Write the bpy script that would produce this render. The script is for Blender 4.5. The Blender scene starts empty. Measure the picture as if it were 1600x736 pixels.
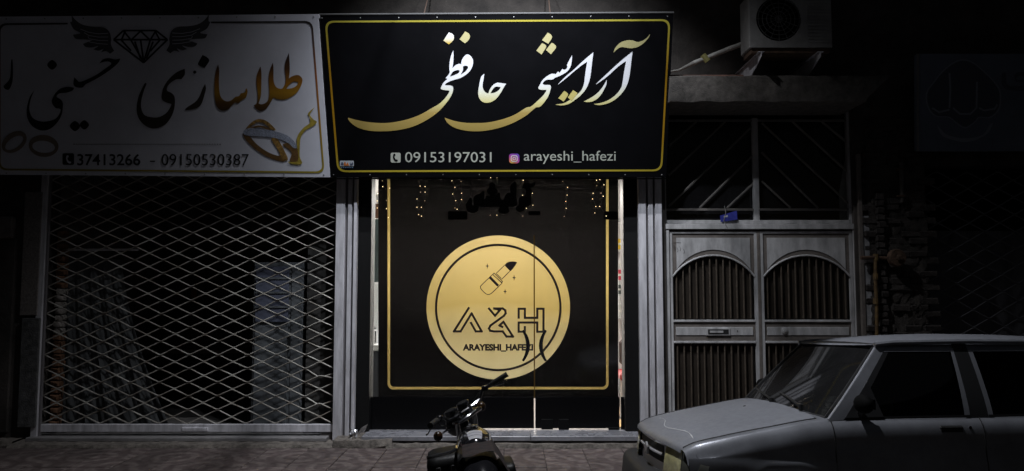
import bpy, math, random
from mathutils import Vector, Matrix
from mathutils.geometry import tessellate_polygon
random.seed(7)
R = math.radians
SC = bpy.context.scene
COL = SC.collection

# ------------------------------------------------------------------ camera, sky, light, exposure
CAM_Y, CAM_Z, PITCH, FPX = -8.0, 1.65, R(4.0), 1155.0     # metres from the facade, eye height, tilt, focal length in photo pixels
cam_d = bpy.data.cameras.new('camera'); cam_d.sensor_width = 36; cam_d.lens = 36 * FPX / 1600
cam_d.clip_start = 0.05; cam_d.clip_end = 500
cam = bpy.data.objects.new('camera', cam_d); COL.objects.link(cam)
cam.location = (0, CAM_Y, CAM_Z); cam.rotation_euler = (math.pi / 2 + PITCH, 0, 0)
SC.camera = cam

W = bpy.data.worlds.new('World'); SC.world = W; W.use_nodes = True
wn = W.node_tree; bg = wn.nodes['Background']
sky = wn.nodes.new('ShaderNodeTexSky'); sky.sky_type = 'NISHITA'; sky.sun_disc = False
sky.sun_elevation = R(-4); sky.sun_rotation = R(180)
wn.links.new(sky.outputs[0], bg.inputs[0]); bg.inputs[1].default_value = 0.07

sun_d = bpy.data.lights.new('night_fill', 'SUN'); sun_d.energy = 0.018; sun_d.angle = R(70); sun_d.color = (0.85, 0.9, 1.0)  # soft fill added for ambient night glow, no known source
sun = bpy.data.objects.new('night_fill', sun_d); COL.objects.link(sun); sun.rotation_euler = (R(40), 0, 0)

FLOOD_W, STREET_W, SHOP_W = 295.0, 1050.0, 130.0

SC.view_settings.view_transform = 'Standard'; SC.view_settings.look = 'None'
SC.view_settings.exposure = 0; SC.view_settings.gamma = 1
SC.cycles.use_denoising = True
SC.cycles.max_bounces = 8; SC.cycles.transparent_max_bounces = 16

# ------------------------------------------------------------------ measuring
CP, SP = math.cos(PITCH), math.sin(PITCH)
def ray(px, py):
    a, b = (px - 800) / FPX, (368 - py) / FPX
    return Vector((a, CP - b * SP, SP + b * CP))
CAM = Vector((0, CAM_Y, CAM_Z))
def at(px, py, Y):
    d = ray(px, py); return CAM + d * ((Y - CAM_Y) / d.y)
class Plane:
    """y = y0 + k (z - z0): vertical (k = 0) or leaning face that runs along x"""
    def __init__(s, y0, z0=0, k=0): s.y0, s.z0, s.k = y0, z0, k; s.n = Vector((0, -1, k)).normalized()
    def hit(s, px, py):
        d = ray(px, py); t = (s.y0 + s.k * (CAM.z - s.z0) - CAM.y) / (d.y - s.k * d.z); return CAM + d * t
def X0(px, Y=0.0): return at(px, 448, Y).x
def Z0(py, Y=0.0): return at(800, py, Y).z

# ------------------------------------------------------------------ materials
MATS = {}
def mat(name, col, rough=0.6, metal=0.0, var=0.0, vscale=8.0, bump=0.0, bscale=60.0, coat=0.0, spec=0.5, col2=None, stretch=None):
    if name in MATS: return MATS[name]
    m = bpy.data.materials.new(name); m.use_nodes = True; nt = m.node_tree; b = nt.nodes['Principled BSDF']
    c = (*col, 1); b.inputs['Base Color'].default_value = c
    b.inputs['Roughness'].default_value = rough; b.inputs['Metallic'].default_value = metal
    b.inputs['Coat Weight'].default_value = coat; b.inputs['Specular IOR Level'].default_value = spec
    if var > 0 or bump > 0:
        tc = nt.nodes.new('ShaderNodeTexCoord')
    if var > 0:
        n = nt.nodes.new('ShaderNodeTexNoise'); n.inputs['Scale'].default_value = vscale; n.inputs['Detail'].default_value = 7; n.inputs['Roughness'].default_value = 0.65
        r = nt.nodes.new('ShaderNodeValToRGB'); r.color_ramp.elements[0].position = 0.32; r.color_ramp.elements[1].position = 0.68
        lo = tuple(max(0, x * (1 - var)) for x in (col2 or col)); hi = tuple(min(1, x * (1 + var * 0.6)) for x in col)
        r.color_ramp.elements[0].color = (*lo, 1); r.color_ramp.elements[1].color = (*hi, 1)
        if stretch:
            mp = nt.nodes.new('ShaderNodeMapping'); mp.inputs['Scale'].default_value = stretch; nt.links.new(tc.outputs['Object'], mp.inputs[0]); nt.links.new(mp.outputs[0], n.inputs['Vector'])
        else: nt.links.new(tc.outputs['Object'], n.inputs['Vector'])
        nt.links.new(n.outputs[0], r.inputs[0]); nt.links.new(r.outputs[0], b.inputs['Base Color'])
        rr = nt.nodes.new('ShaderNodeMapRange'); rr.inputs[3].default_value = max(0.02, rough - 0.12 * var); rr.inputs[4].default_value = min(1, rough + 0.25 * var)
        nt.links.new(n.outputs[0], rr.inputs[0]); nt.links.new(rr.outputs[0], b.inputs['Roughness'])
    if bump > 0:
        n2 = nt.nodes.new('ShaderNodeTexNoise'); n2.inputs['Scale'].default_value = bscale; n2.inputs['Detail'].default_value = 5
        bp = nt.nodes.new('ShaderNodeBump'); bp.inputs['Strength'].default_value = bump; bp.inputs['Distance'].default_value = 0.01
        nt.links.new(tc.outputs['Object'], n2.inputs['Vector']); nt.links.new(n2.outputs[0], bp.inputs['Height']); nt.links.new(bp.outputs[0], b.inputs['Normal'])
    MATS[name] = m; return m
def emit(name, col, s):
    if name in MATS: return MATS[name]
    m = mat(name, (0.8, 0.8, 0.8)); b = m.node_tree.nodes['Principled BSDF']
    b.inputs['Emission Color'].default_value = (*col, 1); b.inputs['Emission Strength'].default_value = s; return m
def print_ramp(name, stops, z0, z1, rough=0.35, axis=2):
    """printed colour gradient running up the thing: stops over height z0..z1"""
    m = mat(name, (0.5, 0.5, 0.5), rough); nt = m.node_tree; b = nt.nodes['Principled BSDF']
    g = nt.nodes.new('ShaderNodeNewGeometry'); s = nt.nodes.new('ShaderNodeSeparateXYZ'); mr = nt.nodes.new('ShaderNodeMapRange')
    mr.inputs[1].default_value = z0; mr.inputs[2].default_value = z1
    r = nt.nodes.new('ShaderNodeValToRGB'); e = r.color_ramp.elements
    while len(e) < len(stops): e.new(0.5)
    for k, (p, c) in enumerate(stops): e[k].position = p; e[k].color = (*c, 1)
    nt.links.new(g.outputs['Position'], s.inputs[0]); nt.links.new(s.outputs[axis], mr.inputs[0]); nt.links.new(mr.outputs[0], r.inputs[0]); nt.links.new(r.outputs[0], b.inputs['Base Color'])
    return m
def glass(name, tint=(0.9, 0.92, 0.92), gloss=1.0, rough=0.02):
    if name in MATS: return MATS[name]
    m = bpy.data.materials.new(name); m.use_nodes = True; nt = m.node_tree; nt.nodes.remove(nt.nodes['Principled BSDF'])
    out = nt.nodes['Material Output']; tr = nt.nodes.new('ShaderNodeBsdfTransparent'); gl = nt.nodes.new('ShaderNodeBsdfGlossy'); mx = nt.nodes.new('ShaderNodeMixShader'); fr = nt.nodes.new('ShaderNodeFresnel')
    fr.inputs[0].default_value = 1.5; tr.inputs[0].default_value = (*tint, 1); gl.inputs['Roughness'].default_value = rough; gl.inputs['Color'].default_value = (gloss, gloss, gloss, 1)
    nt.links.new(fr.outputs[0], mx.inputs[0]); nt.links.new(tr.outputs[0], mx.inputs[1]); nt.links.new(gl.outputs[0], mx.inputs[2]); nt.links.new(mx.outputs[0], out.inputs[0])
    MATS[name] = m; return m

# ------------------------------------------------------------------ mesh building
class MB:
    def __init__(s): s.v = []; s.f = []
    def add(s, vs, fs):
        o = len(s.v); s.v += [tuple(v) for v in vs]; s.f += [tuple(i + o for i in f) for f in fs]; return s
    def box(s, x0, x1, y0, y1, z0, z1, bev=0.0, M=None):
        if bev <= 0:
            vs = [(x, y, z) for x in (x0, x1) for y in (y0, y1) for z in (z0, z1)]
            fs = [(0, 1, 3, 2), (4, 6, 7, 5), (0, 4, 5, 1), (2, 3, 7, 6), (0, 2, 6, 4), (1, 5, 7, 3)]
        else:
            b = min(bev, (x1 - x0) / 2.01, (y1 - y0) / 2.01, (z1 - z0) / 2.01); vs = []; idx = {}
            for i, x in enumerate((x0, x1)):
                for j, y in enumerate((y0, y1)):
                    for k, z in enumerate((z0, z1)):
                        sx, sy, sz = (b if i == 0 else -b), (b if j == 0 else -b), (b if k == 0 else -b)
                        for a, p in enumerate(((x, y + sy, z + sz), (x + sx, y, z + sz), (x + sx, y + sy, z))): idx[i, j, k, a] = len(vs); vs.append(p)
            I = idx; fs = []
            for i in (0, 1): fs.append([I[i, 0, 0, 0], I[i, 1, 0, 0], I[i, 1, 1, 0], I[i, 0, 1, 0]])
            for j in (0, 1): fs.append([I[0, j, 0, 1], I[1, j, 0, 1], I[1, j, 1, 1], I[0, j, 1, 1]])
            for k in (0, 1): fs.append([I[0, 0, k, 2], I[1, 0, k, 2], I[1, 1, k, 2], I[0, 1, k, 2]])
            for i in (0, 1):
                for j in (0, 1):
                    fs.append([I[i, j, 0, 0], I[i, j, 1, 0], I[i, j, 1, 1], I[i, j, 0, 1]])
                    fs.append([I[i, 0, j, 0], I[i, 1, j, 0], I[i, 1, j, 2], I[i, 0, j, 2]])
                    fs.append([I[0, i, j, 1], I[1, i, j, 1], I[1, i, j, 2], I[0, i, j, 2]])
            for i in (0, 1):
                for j in (0, 1):
                    for k in (0, 1): fs.append([I[i, j, k, 0], I[i, j, k, 1], I[i, j, k, 2]])
        if M: vs = [M @ Vector(v) for v in vs]
        return s.add(vs, fs)
    def prism(s, pts, a, b, holes=(), f=None):
        """pts in 2D extruded from level a to level b; f(u, v, w) -> 3D (default x, w, z)"""
        f = f or (lambda u, v, w: (u, w, v))
        loops = [list(pts)] + [list(h) for h in holes]
        flat = [p for l in loops for p in l]; n = len(flat)
        tris = tessellate_polygon([[Vector((p[0], p[1], 0)) for p in l] for l in loops])
        vs = [f(p[0], p[1], a) for p in flat] + [f(p[0], p[1], b) for p in flat]
        fs = [tuple(t) for t in tris] + [tuple(i + n for i in reversed(t)) for t in tris]
        o = 0
        for l in loops:
            m = len(l)
            for i in range(m): j = (i + 1) % m; fs.append((o + i, o + j, o + j + n, o + i + n))
            o += m
        return s.add(vs, fs)
    def tube(s, pts, r, n=8, cap=True, closed=False):
        pts = [Vector(p) for p in pts]; m = len(pts); rs = r if isinstance(r, (list, tuple)) else [r] * m
        up = Vector((0.13, 0.21, 1)).normalized(); vs = []
        pa = None
        for i, p in enumerate(pts):
            if closed: t = pts[(i + 1) % m] - pts[i - 1]
            else: t = pts[min(i + 1, m - 1)] - pts[max(i - 1, 0)]
            t.normalize()
            if pa is None:
                pa = up.cross(t)
                if pa.length < 0.05: pa = Vector((1, 0, 0)).cross(t)
            else: pa = pa - t * pa.dot(t)
            pa.normalize(); q = t.cross(pa)
            for k in range(n):
                an = 2 * math.pi * k / n; vs.append(p + (pa * math.cos(an) + q * math.sin(an)) * rs[i])
        fs = []
        for i in range(m if closed else m - 1):
            a = i * n; b = ((i + 1) % m) * n
            for k in range(n): l = (k + 1) % n; fs.append((a + k, a + l, b + l, b + k))
        if cap and not closed: fs.append(tuple(range(n))[::-1]); fs.append(tuple((m - 1) * n + k for k in range(n)))
        return s.add(vs, fs)
    def lathe(s, prof, n=20, f=None):
        """prof = (r, h) list; spun about local z; f maps (x,y,z)"""
        f = f or (lambda x, y, z: (x, y, z)); vs = []; m = len(prof); fs = []
        for r, h in prof:
            for k in range(n): a = 2 * math.pi * k / n; vs.append(f(r * math.cos(a), r * math.sin(a), h))
        for i in range(m - 1):
            for k in range(n): l = (k + 1) % n; fs.append((i * n + k, i * n + l, (i + 1) * n + l, (i + 1) * n + k))
        fs.append(tuple(range(n))[::-1]); fs.append(tuple((m - 1) * n + k for k in range(n)))
        return s.add(vs, fs)
    def grid(s, rows, thick=None, close=False):
        m = len(rows); n = len(rows[0]); vs = [p for r in rows for p in r]
        fs = [(i * n + j, i * n + j + 1, (i + 1) * n + j + 1, (i + 1) * n + j) for i in range(m - 1) for j in range(n - 1)]
        if close: fs += [(i * n + n - 1, i * n, (i + 1) * n, (i + 1) * n + n - 1) for i in range(m - 1)]
        return s.add(vs, fs)
    def ball(s, c, r, n=10, sc=(1, 1, 1)):
        prof = [(max(1e-4, r * math.sin(math.pi * i / n)), -r * math.cos(math.pi * i / n)) for i in range(n + 1)]
        return s.lathe(prof, max(8, n), lambda x, y, z: (c[0] + x * sc[0], c[1] + y * sc[1], c[2] + z * sc[2]))
    def build(s, name, m, parent=None, smooth=False, ang=40):
        me = bpy.data.meshes.new(name); me.from_pydata(s.v, [], s.f); me.update()
        import bmesh
        bm = bmesh.new(); bm.from_mesh(me); bmesh.ops.recalc_face_normals(bm, faces=bm.faces); bm.to_mesh(me); bm.free()
        if smooth: me.shade_smooth(); me.set_sharp_from_angle(angle=R(ang))
        me.materials.append(m)
        o = bpy.data.objects.new(name, me); COL.objects.link(o)
        if parent is not None:
            o.parent = parent
        return o
def tag(o, label=None, cat=None, group=None, kind=None):
    if label: o['label'] = label
    if cat: o['category'] = cat
    if group: o['group'] = group
    if kind: o['kind'] = kind
    return o
def thing(name, label, cat, loc=(0, 0, 0), group=None):
    o = bpy.data.objects.new(name, None); COL.objects.link(o); o.location = loc; o.empty_display_size = 0.1
    return tag(o, label, cat, group)
def wpart(mb, name, m, parent, smooth=False, ang=40):
    """part whose coordinates were given in the world"""
    l = parent.location if parent.parent is None else parent.location + parent.parent.location
    mb.v = [(v[0] - l.x, v[1] - l.y, v[2] - l.z) for v in mb.v]
    return mb.build(name, m, parent, smooth, ang)

# ------------------------------------------------------------------ outlines
def smooth_outline(pts, k=5):
    """closed Catmull-Rom; a third entry marks a sharp corner"""
    n = len(pts); out = []
    for i in range(n):
        p0, p1, p2, p3 = pts[i - 1], pts[i], pts[(i + 1) % n], pts[(i + 2) % n]
        if len(p1) > 2: p0 = p1
        if len(p2) > 2: p3 = p2
        for j in range(k):
            t = j / k; q = []
            for a in (0, 1):
                q.append(0.5 * (2 * p1[a] + (p2[a] - p0[a]) * t + (2 * p0[a] - 5 * p1[a] + 4 * p2[a] - p3[a]) * t * t + (3 * p1[a] - p0[a] - 3 * p2[a] + p3[a]) * t ** 3))
            out.append(tuple(q))
    return out
def Zm(ox, oy, s):
    return lambda pts: [((p[0] / s + ox), (p[1] / s + oy)) + tuple(p[2:]) for p in pts]
def decal(name, plane, outer, m, parent, off=0.004, holes=(), k=5, thick=0.0, smooth=True):
    f = smooth_outline if smooth else (lambda p, kk: [tuple(q[:2]) for q in p])
    o = f(outer, k); hs = [f(h, k) for h in holes]
    mb = MB()
    if thick <= 0:
        loops = [o] + hs; flat = [p for l in loops for p in l]
        tris = tessellate_polygon([[Vector((p[0], p[1], 0)) for p in l] for l in loops])
        mb.add([plane.hit(*p) + plane.n * off for p in flat], tris)
    else:
        mb.prism(o, off, off + thick, hs, lambda u, v, w: plane.hit(u, v) + plane.n * w)
    return wpart(mb, name, m, parent)
def text_decal(name, plane, txt, box, m, parent, off=0.004, bold=0.0):
    cu = bpy.data.curves.new(name, 'FONT'); cu.body = txt; cu.offset = bold; cu.resolution_u = 4
    ob = bpy.data.objects.new(name, cu); COL.objects.link(ob)
    bpy.context.view_layer.update()
    me = bpy.data.meshes.new_from_object(ob.evaluated_get(bpy.context.evaluated_depsgraph_get()))
    bpy.data.objects.remove(ob); bpy.data.curves.remove(cu)
    xs = [v.co.x for v in me.vertices]; ys = [v.co.y for v in me.vertices]
    x0, x1, y0, y1 = min(xs), max(xs), min(ys), max(ys); px0, py0, px1, py1 = box
    me.name = name
    l = parent.location
    for v in me.vertices:
        u = px0 + (v.co.x - x0) / (x1 - x0) * (px1 - px0); w = py1 - (v.co.y - y0) / (y1 - y0) * (py1 - py0)
        v.co = plane.hit(u, w) + plane.n * off - l
    me.materials.clear(); me.materials.append(m)
    o = bpy.data.objects.new(name, me); COL.objects.link(o); o.parent = parent; return o
def rrect(x0, y0, x1, y1, r, n=6):
    out = []
    for cx, cy, a0 in ((x1 - r, y0 + r, -90), (x1 - r, y1 - r, 0), (x0 + r, y1 - r, 90), (x0 + r, y0 + r, 180)):
        for i in range(n + 1): a = R(a0 + 90 * i / n); out.append((cx + r * math.cos(a), cy + r * math.sin(a)))
    return out
def rquad(c, r, n=6):
    """rounded quadrilateral, corners listed clockwise from the top left"""
    out = []
    for i in range(4):
        p = Vector(c[i]); a = (Vector(c[i - 1]) - p).normalized() * r; b = (Vector(c[(i + 1) % 4]) - p).normalized() * r
        for j in range(n + 1): t = j / n; q = p + a * (1 - t) ** 2 + b * t * t; out.append((q.x, q.y))
    return out
def stroke(pts, w):
    """open polyline -> thin outline polygon"""
    P = [Vector(p[:2]) for p in pts]; L, Rr = [], []
    for i, p in enumerate(P):
        t = (P[min(i + 1, len(P) - 1)] - P[max(i - 1, 0)]).normalized(); nrm = Vector((-t.y, t.x)) * w / 2
        L.append(tuple(p + nrm)); Rr.append(tuple(p - nrm))
    return L + Rr[::-1]
def ring(cx, cy, rx, ry, n=64, rot=0):
    c, s = math.cos(rot), math.sin(rot)
    return [(cx + rx * math.cos(2 * math.pi * i / n) * c - ry * math.sin(2 * math.pi * i / n) * s, cy + rx * math.cos(2 * math.pi * i / n) * s + ry * math.sin(2 * math.pi * i / n) * c) for i in range(n)]

# ------------------------------------------------------------------ palette
M_wall = mat('sooty brick wall', (0.062, 0.054, 0.048), 0.9, var=0.6, vscale=3, bump=0.6, bscale=40)
M_plaster = mat('rough grey plaster', (0.105, 0.095, 0.085), 0.9, var=0.5, vscale=14, bump=0.7, bscale=90)
M_stone = mat('granite slab', (0.20, 0.18, 0.165), 0.7, var=0.45, vscale=60, bump=0.2)
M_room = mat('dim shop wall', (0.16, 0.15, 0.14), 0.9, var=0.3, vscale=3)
M_dark = mat('near black', (0.012, 0.012, 0.012), 0.7)
M_post = mat('grey painted steel', (0.66, 0.65, 0.68), 0.5, metal=0.15, var=0.36, vscale=13, bump=0.12, bscale=30, stretch=(1, 1, 0.16))
M_lattice = mat('galvanised lattice', (0.48, 0.47, 0.43), 0.5, metal=0.3, var=0.55, vscale=5, col2=(0.36, 0.29, 0.22))
M_gate = mat('white gate paint', (0.47, 0.465, 0.465), 0.5, var=0.4, vscale=9, bump=0.10, bscale=26, stretch=(1, 1, 0.3))
M_gate_dk = mat('dirty gate trim', (0.16, 0.14, 0.125), 0.6, var=0.3, vscale=12)
M_bars = mat('brown gate bars', (0.075, 0.058, 0.042), 0.6, var=0.35, vscale=14)
M_blackglass = mat('black polished panel', (0.004, 0.004, 0.0045), 0.2, spec=0.2)
M_marble = mat('grey marble sill', (0.25, 0.25, 0.27), 0.25, var=0.35, vscale=5, bump=0.05)
M_rust = mat('rusty metal', (0.10, 0.06, 0.038), 0.85, var=0.6, vscale=18, bump=0.4)

# ================================================================== SETTING
def structure(mb, name, m, smooth=False):
    return tag(mb.build(name, m, None, smooth), kind='structure')
KERB_Y, ROAD_Z, ROAD_SLOPE = -1.55, -0.215, math.tan(R(3.5))
M_asphalt = mat('asphalt', (0.045, 0.043, 0.042), 0.9, var=0.4, vscale=25, bump=0.6, bscale=180)
g = MB()
def road_z(y): return ROAD_Z + min(KERB_Y - y, 6.0) * ROAD_SLOPE
ys = [KERB_Y, -3, -4.5, -6, -7.55, -9, -12, -20, -60]
g.grid([[(-60, y, road_z(y)), (60, y, road_z(y))] for y in ys])
structure(g, 'road', M_asphalt)

M_grout = mat('dirty tile bed', (0.06, 0.05, 0.045), 0.95, var=0.4, vscale=20)
g = MB().box(-30, 30, KERB_Y + 0.15, 0.12, -0.3, -0.012)
pave = structure(g, 'pavement', M_grout)
k = MB()
structure(MB().box(-30, 30, KERB_Y - 0.02, KERB_Y + 0.148, -0.4, 0.004, 0.015), 'kerb', mat('kerb stone', (0.2, 0.19, 0.175), 0.9, var=0.4, vscale=10, bump=0.4))

# paving tiles: swirl-moulded cement tiles in beige and maroon
def tile_mat(name, ca, cb, seed):
    m = bpy.data.materials.new(name); m.use_nodes = True; nt = m.node_tree; b = nt.nodes['Principled BSDF']; b.inputs['Roughness'].default_value = 0.62
    N = nt.nodes.new; L = nt.links.new
    tc = N('ShaderNodeTexCoord'); ns = N('ShaderNodeTexNoise'); ns.inputs['Scale'].default_value = 5
    oi = N('ShaderNodeObjectInfo')
    d1 = N('ShaderNodeVectorMath'); d1.operation = 'DISTANCE'; d1.inputs[1].default_value = (-0.2, -0.2, 0)
    d2 = N('ShaderNodeVectorMath'); d2.operation = 'DISTANCE'; d2.inputs[1].default_value = (0.2, 0.2, 0)
    L(tc.outputs['Object'], d1.inputs[0]); L(tc.outputs['Object'], d2.inputs[0]); L(tc.outputs['Object'], ns.inputs['Vector'])
    mn = N('ShaderNodeMath'); mn.operation = 'MINIMUM'; L(d1.outputs['Value'], mn.inputs[0]); L(d2.outputs['Value'], mn.inputs[1])
    wob = N('ShaderNodeMath'); wob.operation = 'MULTIPLY_ADD'; wob.inputs[1].default_value = 0.03; L(ns.outputs[0], wob.inputs[0]); L(mn.outputs[0], wob.inputs[2])
    sn = N('ShaderNodeMath'); sn.operation = 'MULTIPLY'; sn.inputs[1].default_value = 40; L(wob.outputs[0], sn.inputs[0])
    si = N('ShaderNodeMath'); si.operation = 'SINE'; L(sn.outputs[0], si.inputs[0])
    mr = N('ShaderNodeMapRange'); mr.inputs[1].default_value = -0.15; mr.inputs[2].default_value = 0.25; L(si.outputs[0], mr.inputs[0])
    mx = N('ShaderNodeMix'); mx.data_type = 'RGBA'; mx.inputs[6].default_value = (*ca, 1); mx.inputs[7].default_value = (*cb, 1); L(mr.outputs[0], mx.inputs[0])
    n2 = N('ShaderNodeTexNoise'); n2.inputs['Scale'].default_value = 16; n2.inputs['Detail'].default_value = 8; L(tc.outputs['Object'], n2.inputs['Vector'])
    n2.noise_dimensions = '4D'; rs = N('ShaderNodeMath'); rs.operation = 'MULTIPLY'; rs.inputs[1].default_value = 37; L(oi.outputs['Random'], rs.inputs[0]); L(rs.outputs[0], n2.inputs['W'])
    dirt = N('ShaderNodeMix'); dirt.data_type = 'RGBA'; dirt.blend_type = 'MULTIPLY'; dirt.inputs[0].default_value = 1
    dr = N('ShaderNodeValToRGB'); dr.color_ramp.elements[0].position = 0.3; dr.color_ramp.elements[0].color = (0.45, 0.43, 0.42, 1); dr.color_ramp.elements[1].position = 0.62; L(n2.outputs[0], dr.inputs[0])
    L(mx.outputs[2], dirt.inputs[6]); L(dr.outputs[0], dirt.inputs[7])
    tint = N('ShaderNodeMix'); tint.data_type = 'RGBA'; tint.blend_type = 'MULTIPLY'; tint.inputs[0].default_value = 1
    tr = N('ShaderNodeMapRange'); tr.inputs[3].default_value = 0.72; tr.inputs[4].default_value = 1.1; L(oi.outputs['Random'], tr.inputs[0]); L(dirt.outputs[2], tint.inputs[6]); L(tr.outputs[0], tint.inputs[7])
    L(tint.outputs[2], b.inputs['Base Color'])
    bp = N('ShaderNodeBump'); bp.inputs['Strength'].default_value = 0.55; bp.inputs['Distance'].default_value = 0.006; L(si.outputs[0], bp.inputs['Height']); L(bp.outputs[0], b.inputs['Normal'])
    return m
M_t1 = tile_mat('moulded cement tile', (0.125, 0.096, 0.091), (0.18, 0.147, 0.136), 1)
tm = MB().box(-0.197, 0.197, -0.197, 0.197, -0.02, 0.0, 0.004)
tile0 = tm.build('paving_tile', M_t1, pave)
first = True
row = 0; y = -0.47
while y > KERB_Y + 0.1:
    for i in range(-16, 15):
        x = i * 0.4 + 0.12
        o = tile0 if first else tile0.copy()
        if not first: COL.objects.link(o)
        first = False
        o.location = (x, y, random.uniform(-0.004, 0.004)); o.rotation_euler = (random.uniform(-.006, .006), random.uniform(-.006, .006), random.choice((0, 1, 2, 3)) * math.pi / 2)
    row += 1; y -= 0.4

# ------------------------------------------------------------------ building
XL0, XL1 = X0(62), X0(526)          # left shop opening
XS0, XS1 = X0(556), X0(998)         # middle shop opening
XG0, XG1 = X0(1041), X0(1338)       # gate opening
XR0 = X0(1452)                      # right shop opening
ZH = 2.98                           # top of shop openings
ZG = Z0(166, 0.05)                  # top of gate opening
bld = thing('shop_building', 'dark brick building front with three shop openings and a gate', 'building', (0, 0.15, 0))
def wall(x0, x1, z0, z1, m=M_wall, y0=0.0, y1=0.3, name='wall'): return wpart(MB().box(x0, x1, y0, y1, z0, z1), name, m, bld)
wall(-9, XL0 - 0.0, -0.3, ZH)
wall(XL1 - 0.02, XS0 + 0.0, -0.3, ZH)
wall(XS1, XG0, -0.3, ZG)
wall(XG1, XR0, -0.3, ZG)
wall(-9, XS1, ZH, 9)
wall(XS1, XR0, ZG, 9)
wall(XR0, 9, ZH, 9)
wall(8, 9, -0.3, ZH)
# rooms behind
def room(x0, x1, y1, zt, m, zf=0.06):
    t = 0.1
    wpart(MB().box(x0 - t, x1 + t, y1, y1 + t, zf - 0.2, zt + t), 'back_wall', m, bld)
    wpart(MB().box(x0 - t, x0, 0.302, y1, zf - 0.2, zt + t), 'side_wall', m, bld)
    wpart(MB().box(x1, x1 + t, 0.302, y1, zf - 0.2, zt + t), 'side_wall', m, bld)
    wpart(MB().box(x0, x1, 0.302, y1, zt, zt + t), 'ceiling', m, bld)
    wpart(MB().box(x0, x1, 0.02, y1, zf - 0.2, zf), 'floor', M_shopfloor if m is M_shopwall else m, bld)
M_shopwall = mat('white shop wall', (0.72, 0.71, 0.70), 0.7)
M_shopfloor = mat('dark shop floor', (0.10, 0.09, 0.085), 0.5)
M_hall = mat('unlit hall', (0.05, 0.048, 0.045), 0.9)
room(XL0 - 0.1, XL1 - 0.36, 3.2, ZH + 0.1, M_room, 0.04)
room(XS0 - 0.35, XS1 + 0.01, 3.0, ZH + 0.05, M_shopwall, 0.10)
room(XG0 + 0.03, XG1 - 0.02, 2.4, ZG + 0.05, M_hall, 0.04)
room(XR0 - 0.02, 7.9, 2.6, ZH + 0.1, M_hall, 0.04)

wpart(MB().box(XL1 - 0.40, XS0 + 0.04, 0.295, 0.40, 0.0, ZH + 0.04), 'party_wall', M_hall, bld)
# left pier facing: granite slab above, broken render below
def slab_piece(name, pxs, pys, Y, m, d=0.05, bev=0.006):
    a = at(pxs[0], pys[1], Y); b = at(pxs[1], pys[0], Y)
    return wpart(MB().box(a.x, b.x, Y, Y + d, a.z, b.z, bev), name, m, bld)
slab_piece('pier_slab', (30, 66), (300, 493), -0.04, M_stone)
slab_piece('pier_slab', (26, 62), (497, 668), -0.05, mat('stained render', (0.10, 0.10, 0.098), 0.9, var=0.6, vscale=14, bump=0.8), 0.06)
slab_piece('pier_slab', (-60, 24), (372, 676), -0.03, M_wall, 0.04)
slab_piece('ledge', (-80, 20), (338, 372), -0.07, mat('worn ledge', (0.14, 0.125, 0.115), 0.9, var=0.5, vscale=10, bump=0.5), 0.08, 0.02)

# rough pier between gate and right shop: bricks and stones one by one
def rough_box(w, d, h, seed, j):
    rr = random.Random(seed); mb = MB().box(-w / 2, w / 2, -d / 2, d / 2, -h / 2, h / 2, min(w, h) * 0.14)
    mb.v = [(x + rr.uniform(-j, j), y + rr.uniform(-j, j), z + rr.uniform(-j, j)) for x, y, z in mb.v]; return mb
M_brick = mat('weathered brick', (0.05, 0.043, 0.039), 0.95, var=0.55, vscale=16, bump=0.7, bscale=60)
bv = [rough_box(0.185, 0.09, 0.062, s, 0.006) for s in range(4)]
bmesh_data = []
for q in bv:
    o = q.build('brick', M_brick, bld); bmesh_data.append(o.data); bpy.data.objects.remove(o)
zz = 0.03; rowi = 0
px_l, px_r = X0(1362), X0(1446)
while zz < 3.35:
    x = px_l + (0.0 if rowi % 2 else -0.08)
    while x < px_r - 0.05:
        if not (2.45 < zz < 2.95 and rowi % 3 == 0) and random.random() > 0.22:
            o = bpy.data.objects.new('brick', random.choice(bmesh_data)); COL.objects.link(o); o.parent = bld
            o.location = (x + 0.095 + random.uniform(-.014, .014), -0.15 - 0.0 + random.uniform(-0.022, 0.016), zz + 0.03)
            o.rotation_euler = (random.uniform(-.04, .04), random.uniform(-.03, .03), random.uniform(-.05, .05))
        x += 0.198
    zz += 0.072; rowi += 1
g = MB(); rows = []; rr = random.Random(9)
for i in range(60):
    z = -0.02 + 3.5 * i / 59
    rows.append([(px_l - 0.03 + (px_r - px_l + 0.05) * j / 14, -0.030 + rr.uniform(-.022, .016) - (0.02 if (0.7 < z < 1.5 and rr.random() < 0.25) else 0), z) for j in range(15)])
wpart(g.grid(rows), 'mortar_coat', mat('flaking mortar', (0.06, 0.053, 0.047), 0.95, var=0.7, vscale=9, bump=0.9, bscale=50), bld, True, 60)
# broken reveal of brick ends beside the gate post
for i in range(24):
    z = 0.9 + i * 0.075
    o = bpy.data.objects.new('brick', bmesh_data[i % 4]); COL.objects.link(o); o.parent = bld
    o.scale = (0.42, 0.9, 0.95); o.location = (X0(1374) + random.uniform(-.018, .018), -0.15 - 0.05, z); o.rotation_euler = (0, random.uniform(-.08, .08), random.uniform(-.1, .1))
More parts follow.
